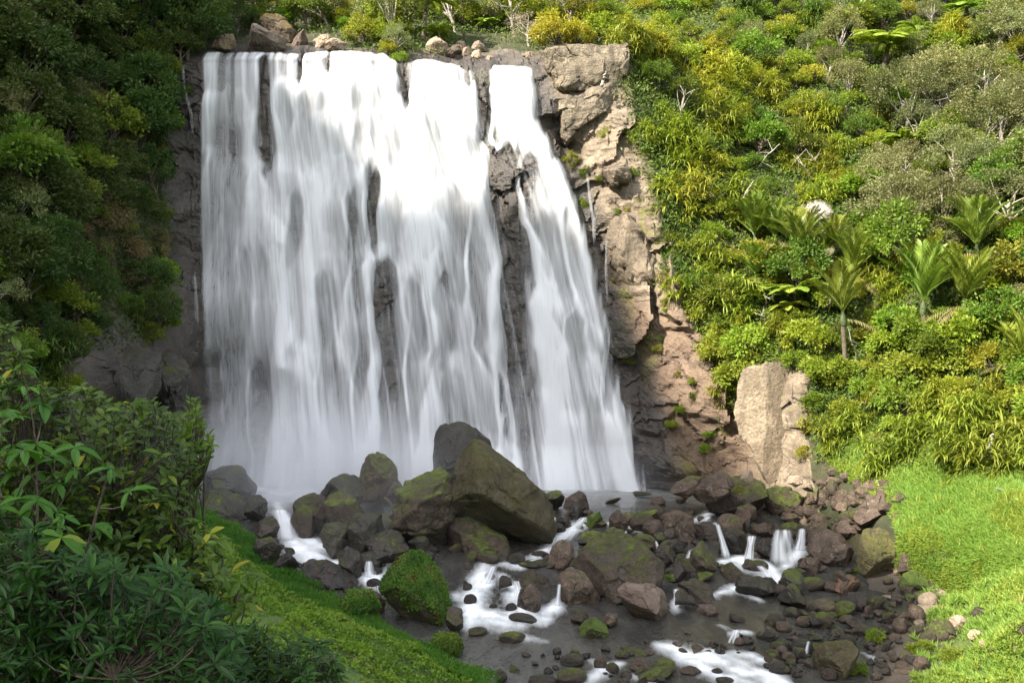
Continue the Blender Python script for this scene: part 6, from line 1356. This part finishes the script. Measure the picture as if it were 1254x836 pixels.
# ------------------------------------------------------------------ foreground shrubs on the near left bank
def big_leaves(pos, d, nrm, L, W, curl=.25):
    """leaf of 3 x 2 facets with a folded midrib and a bent tip"""
    d = unit(d); side = unit(np.cross(d, nrm)); up = np.cross(side, d); n = len(pos)
    L = np.asarray(L)[:, None]; W = np.asarray(W)[:, None]
    rows = []
    for t, w in ((0, .08), (.3, .85), (.62, .95), (.86, .5), (1, .0)):
        c = pos + d * L * t - up * L * curl * t * t
        e = up * W * .22 * w
        rows.append((c + side * W * .5 * w + e, c, c - side * W * .5 * w + e))
    V = np.stack([v for r in rows for v in r], 1).reshape(-1, 3)
    f = []
    for i in range(4):
        for j in range(2): f.append([i * 3 + j, i * 3 + j + 1, (i + 1) * 3 + j + 1, (i + 1) * 3 + j])
    Fc = (np.arange(n)[:, None, None] * 15 + np.array(f)[None]).reshape(-1, 4)
    return V, Fc

def whorl(rs, tips, axes, nl, L, W, elev, curl, jit=.25, along=0.0):
    n = len(tips); ax = unit(axes); ref = np.where(np.abs(ax[:, 2:3]) > .9, np.array([[1.0, 0, 0]]), np.array([[0, 0, 1.0]]))
    A = unit(np.cross(ax, ref)); B = np.cross(ax, A)
    a = (np.arange(nl)[None] * 2.4 + rs.uniform(0, 6.28, (n, 1)) + rs.normal(size=(n, nl)) * jit)
    rad = np.cos(a)[..., None] * A[:, None] + np.sin(a)[..., None] * B[:, None]
    e = elev + rs.normal(size=(n, nl)) * .2
    d = rad * np.cos(e)[..., None] + ax[:, None] * np.sin(e)[..., None]
    pos = tips[:, None] - ax[:, None] * (along * np.linspace(1, 0, nl)[None, :, None]) + 0 * d
    nrm = ax[:, None] * np.cos(e)[..., None] - rad * np.sin(e)[..., None] + rs.normal(size=(n, nl, 3)) * .15
    LL = L * rs.uniform(.7, 1.25, (n, nl)) * rs.uniform(.6, 1.25, (n, 1)) * np.where(rs.random((n, nl)) < .15, .25, 1)
    V, Fc = big_leaves(pos.reshape(-1, 3), d.reshape(-1, 3), nrm.reshape(-1, 3), LL.ravel(), LL.ravel() * W, curl)
    return V, Fc, np.repeat(np.clip((rs.random((n, 1)) * .5 + rs.random((n, nl)) * .5).ravel(), 0, 1), 8)

def shrub_in(rs, poly, Y0, Yd, n, top_bias=0.0):
    """twig tips through the body of a shrub: a volume as deep as Yd either side of Y0"""
    us = [p[0] for p in poly]; vs = [p[1] for p in poly]; out = []
    while len(out) < n:
        U = rs.uniform(min(us), max(us), n * 2); V = rs.uniform(min(vs), max(vs), n * 2)
        k = seg_poly_mask(U, V, poly); U, V = U[k], V[k]
        Y = Y0 + rs.uniform(-Yd, Yd, len(U))
        out += [px(a, b, c) for a, b, c in zip(U, V, Y)]
    return np.array(out[:n])

def fg_shrub(name, label, poly, Y0, Yd, n, nl, L, W, elev, curl, mat, seed, base_uv, along=.0, up=.8, leaf2=None, bend=.0, petiole=0.0, cat='shrub'):
    rs = np.random.default_rng(seed); tips = shrub_in(rs, poly, Y0, Yd, n)
    c = tips.mean(0); gb = np.array([px(base_uv[0], base_uv[1], Y0)[0], Y0, 0]); gb[2] = float(ground(gb[0], gb[1]))
    axes = unit(unit(tips - (c + np.array([0, .5, -1.0]))) + np.array([0, -.15, up]) + rs.normal(size=tips.shape) * .35)
    root = tag(link(name, None, None, gb), label, cat)
    if petiole:      # palmate leaf: drooping leaflets at the end of each stalk
        V, Fc, rn = whorl(rs, tips, axes, nl, L, W, elev, curl, .12)
    else: V, Fc, rn = whorl(rs, tips, axes, nl, L, W, elev, curl, .3, along)
    link('foliage', np_mesh('foliage', V - gb, Fc, mat, False, None, {'rnd': rn}), root)
    if leaf2:
        k = rs.random(n) < leaf2[1]; V, Fc, rn = whorl(rs, tips[k] + rs.normal(size=(k.sum(), 3)) * .03, axes[k], 2, L * .9, W, .1, .5, .6)
        link('yellow_leaves', np_mesh('yellow_leaves', V - gb, Fc, leaf2[0], False, None, {'rnd': rn}), root)
    # stems: main boughs, each tip joined to the nearest point of a bough
    nb = 9; bt = tips[rs.permutation(n)[:nb]]; paths = []; nodes = []
    for b in bt:
        q = np.linspace(0, 1, 10)[:, None]; a = gb + rs.normal(size=3) * np.array([.15, .15, 0]); m = (a + b) / 2 + np.array([0, 0, .25]) * np.linalg.norm(b - a) + rs.normal(size=3) * .12
        C = (1 - q) ** 2 * a + 2 * q * (1 - q) * m + q ** 2 * b; paths.append((C, .022 * (1 - .75 * q[:, 0]))); nodes.append(C[5:])
    nodes = np.concatenate(nodes)
    for t_, ax in zip(tips, axes):
        i = np.argmin(np.linalg.norm(nodes - (t_ - ax * .25), axis=1)); a = nodes[i]; q = np.linspace(0, 1, 5)[:, None]; m = t_ - ax * .5 * np.linalg.norm(t_ - a)
        paths.append(((1 - q) ** 2 * a + 2 * q * (1 - q) * m + q ** 2 * t_, .006 * (1 - .5 * q[:, 0])))
    V, Fc = tube(paths, 4); link('stems', np_mesh('stems', V - gb, Fc, M['bark']), root)
    return root

fg_shrub('shrub', 'dense glossy small-leaved shrub filling the left foreground', [(-20, 392), (14, 400), (34, 446), (60, 478), (100, 468), (140, 492), (185, 490), (215, 508), (235, 540), (232, 600), (235, 640), (262, 660), (270, 720), (230, 760), (-20, 760)], 7.6, 1.1, 1750, 7, .085, .42, .45, .25, M['fg_glossy'], 301, (100, 900), along=.05, leaf2=(M['fg_yellow'], .05))
fg_shrub('shrub', 'upright twiggy shrub standing out against the falls', [(226, 500), (238, 478), (246, 520), (262, 540), (250, 570), (240, 610), (222, 620), (212, 560)], 7.4, .35, 130, 7, .062, .38, .7, .15, M['fg_finger'], 302, (225, 860), along=.07, up=1.2)
fg_shrub('five_finger', 'shrub with large drooping five-fingered leaves at far left', [(-25, 385), (30, 380), (30, 420), (70, 480), (60, 520), (130, 560), (180, 590), (150, 640), (100, 680), (-25, 680)], 6.2, .55, 50, 6, .14, .36, -.12, .35, M['fg_finger'], 303, (20, 1000), petiole=.2, up=1.4)
fg_shrub('five_finger', 'lower five-fingered shrub at the tip of the bushes', [(205, 600), (240, 640), (290, 668), (322, 694), (322, 740), (270, 745), (215, 700), (190, 640)], 7.2, .45, 46, 6, .115, .38, -.1, .35, M['fg_finger'], 304, (240, 900), petiole=.2, up=1.4, leaf2=(M['fg_yellow'], .1))
fg_shrub('shrub', 'low dark narrow-leaved shrub along the bottom left', [(-20, 610), (20, 650), (60, 640), (90, 690), (125, 668), (160, 712), (205, 690), (235, 730), (268, 735), (296, 780), (300, 860), (-20, 860)], 6.0, .8, 1100, 8, .095, .26, .45, .3, M['fg_narrow'], 305, (120, 980), along=.04)
fg_shrub('shrub', 'small dark shrub with a few yellow leaves at the bottom', [(270, 770), (310, 762), (330, 784), (370, 776), (405, 788), (414, 812), (412, 860), (270, 860)], 7.0, .5, 260, 7, .085, .30, .4, .3, M['fg_narrow'], 306, (330, 960), along=.04, leaf2=(M['fg_yellow'], .05))

# ------------------------------------------------------------------ spray hanging at the foot of the falls
def mist(label, c, r, dens, seed):
    D, Fc = ico(4)
    me = np_mesh('mist', D * np.array(r), Fc)
    k = NT('spray'); tc = k.n('ShaderNodeTexCoord').outputs['Object']
    q = k.n('ShaderNodeVectorMath', {0: tc, 1: (1 / r[0], 1 / r[1], 1 / r[2])}, operation='MULTIPLY').outputs[0]
    l = k.n('ShaderNodeVectorMath', {0: q}, operation='LENGTH').outputs['Value']
    f = k.math('POWER', k.math('SUBTRACT', 1.0, l, clamp=True), 1.4)
    nz = k.ramp(k.noise(tc, .28, 3, .55), [(.35, (.15, .15, .15)), (.65, (1, 1, 1))])
    v = k.n('ShaderNodeVolumePrincipled', {'Color': (.95, .96, 1, 1), 'Density': k.math('MULTIPLY', k.math('MULTIPLY', f, nz), dens), 'Anisotropy': .2})
    me.materials.append(k.end(None, vol=v.outputs[0]))
    tag(link('mist', me, None, c), label, 'mist', kind='stuff')
mist('pale spray drifting over the foot of the falls at left', (-12.5, 65, 1.0), (13, 9.0, 7), .42, 1)
mist('thin spray drifting over the big boulder pile', (-6, 56.5, .8), (9, 6, 4.5), .12, 3)
mist('pale spray over the pool foot of the right falls', (5, 68.5, .5), (7, 3, 4), .30, 2)
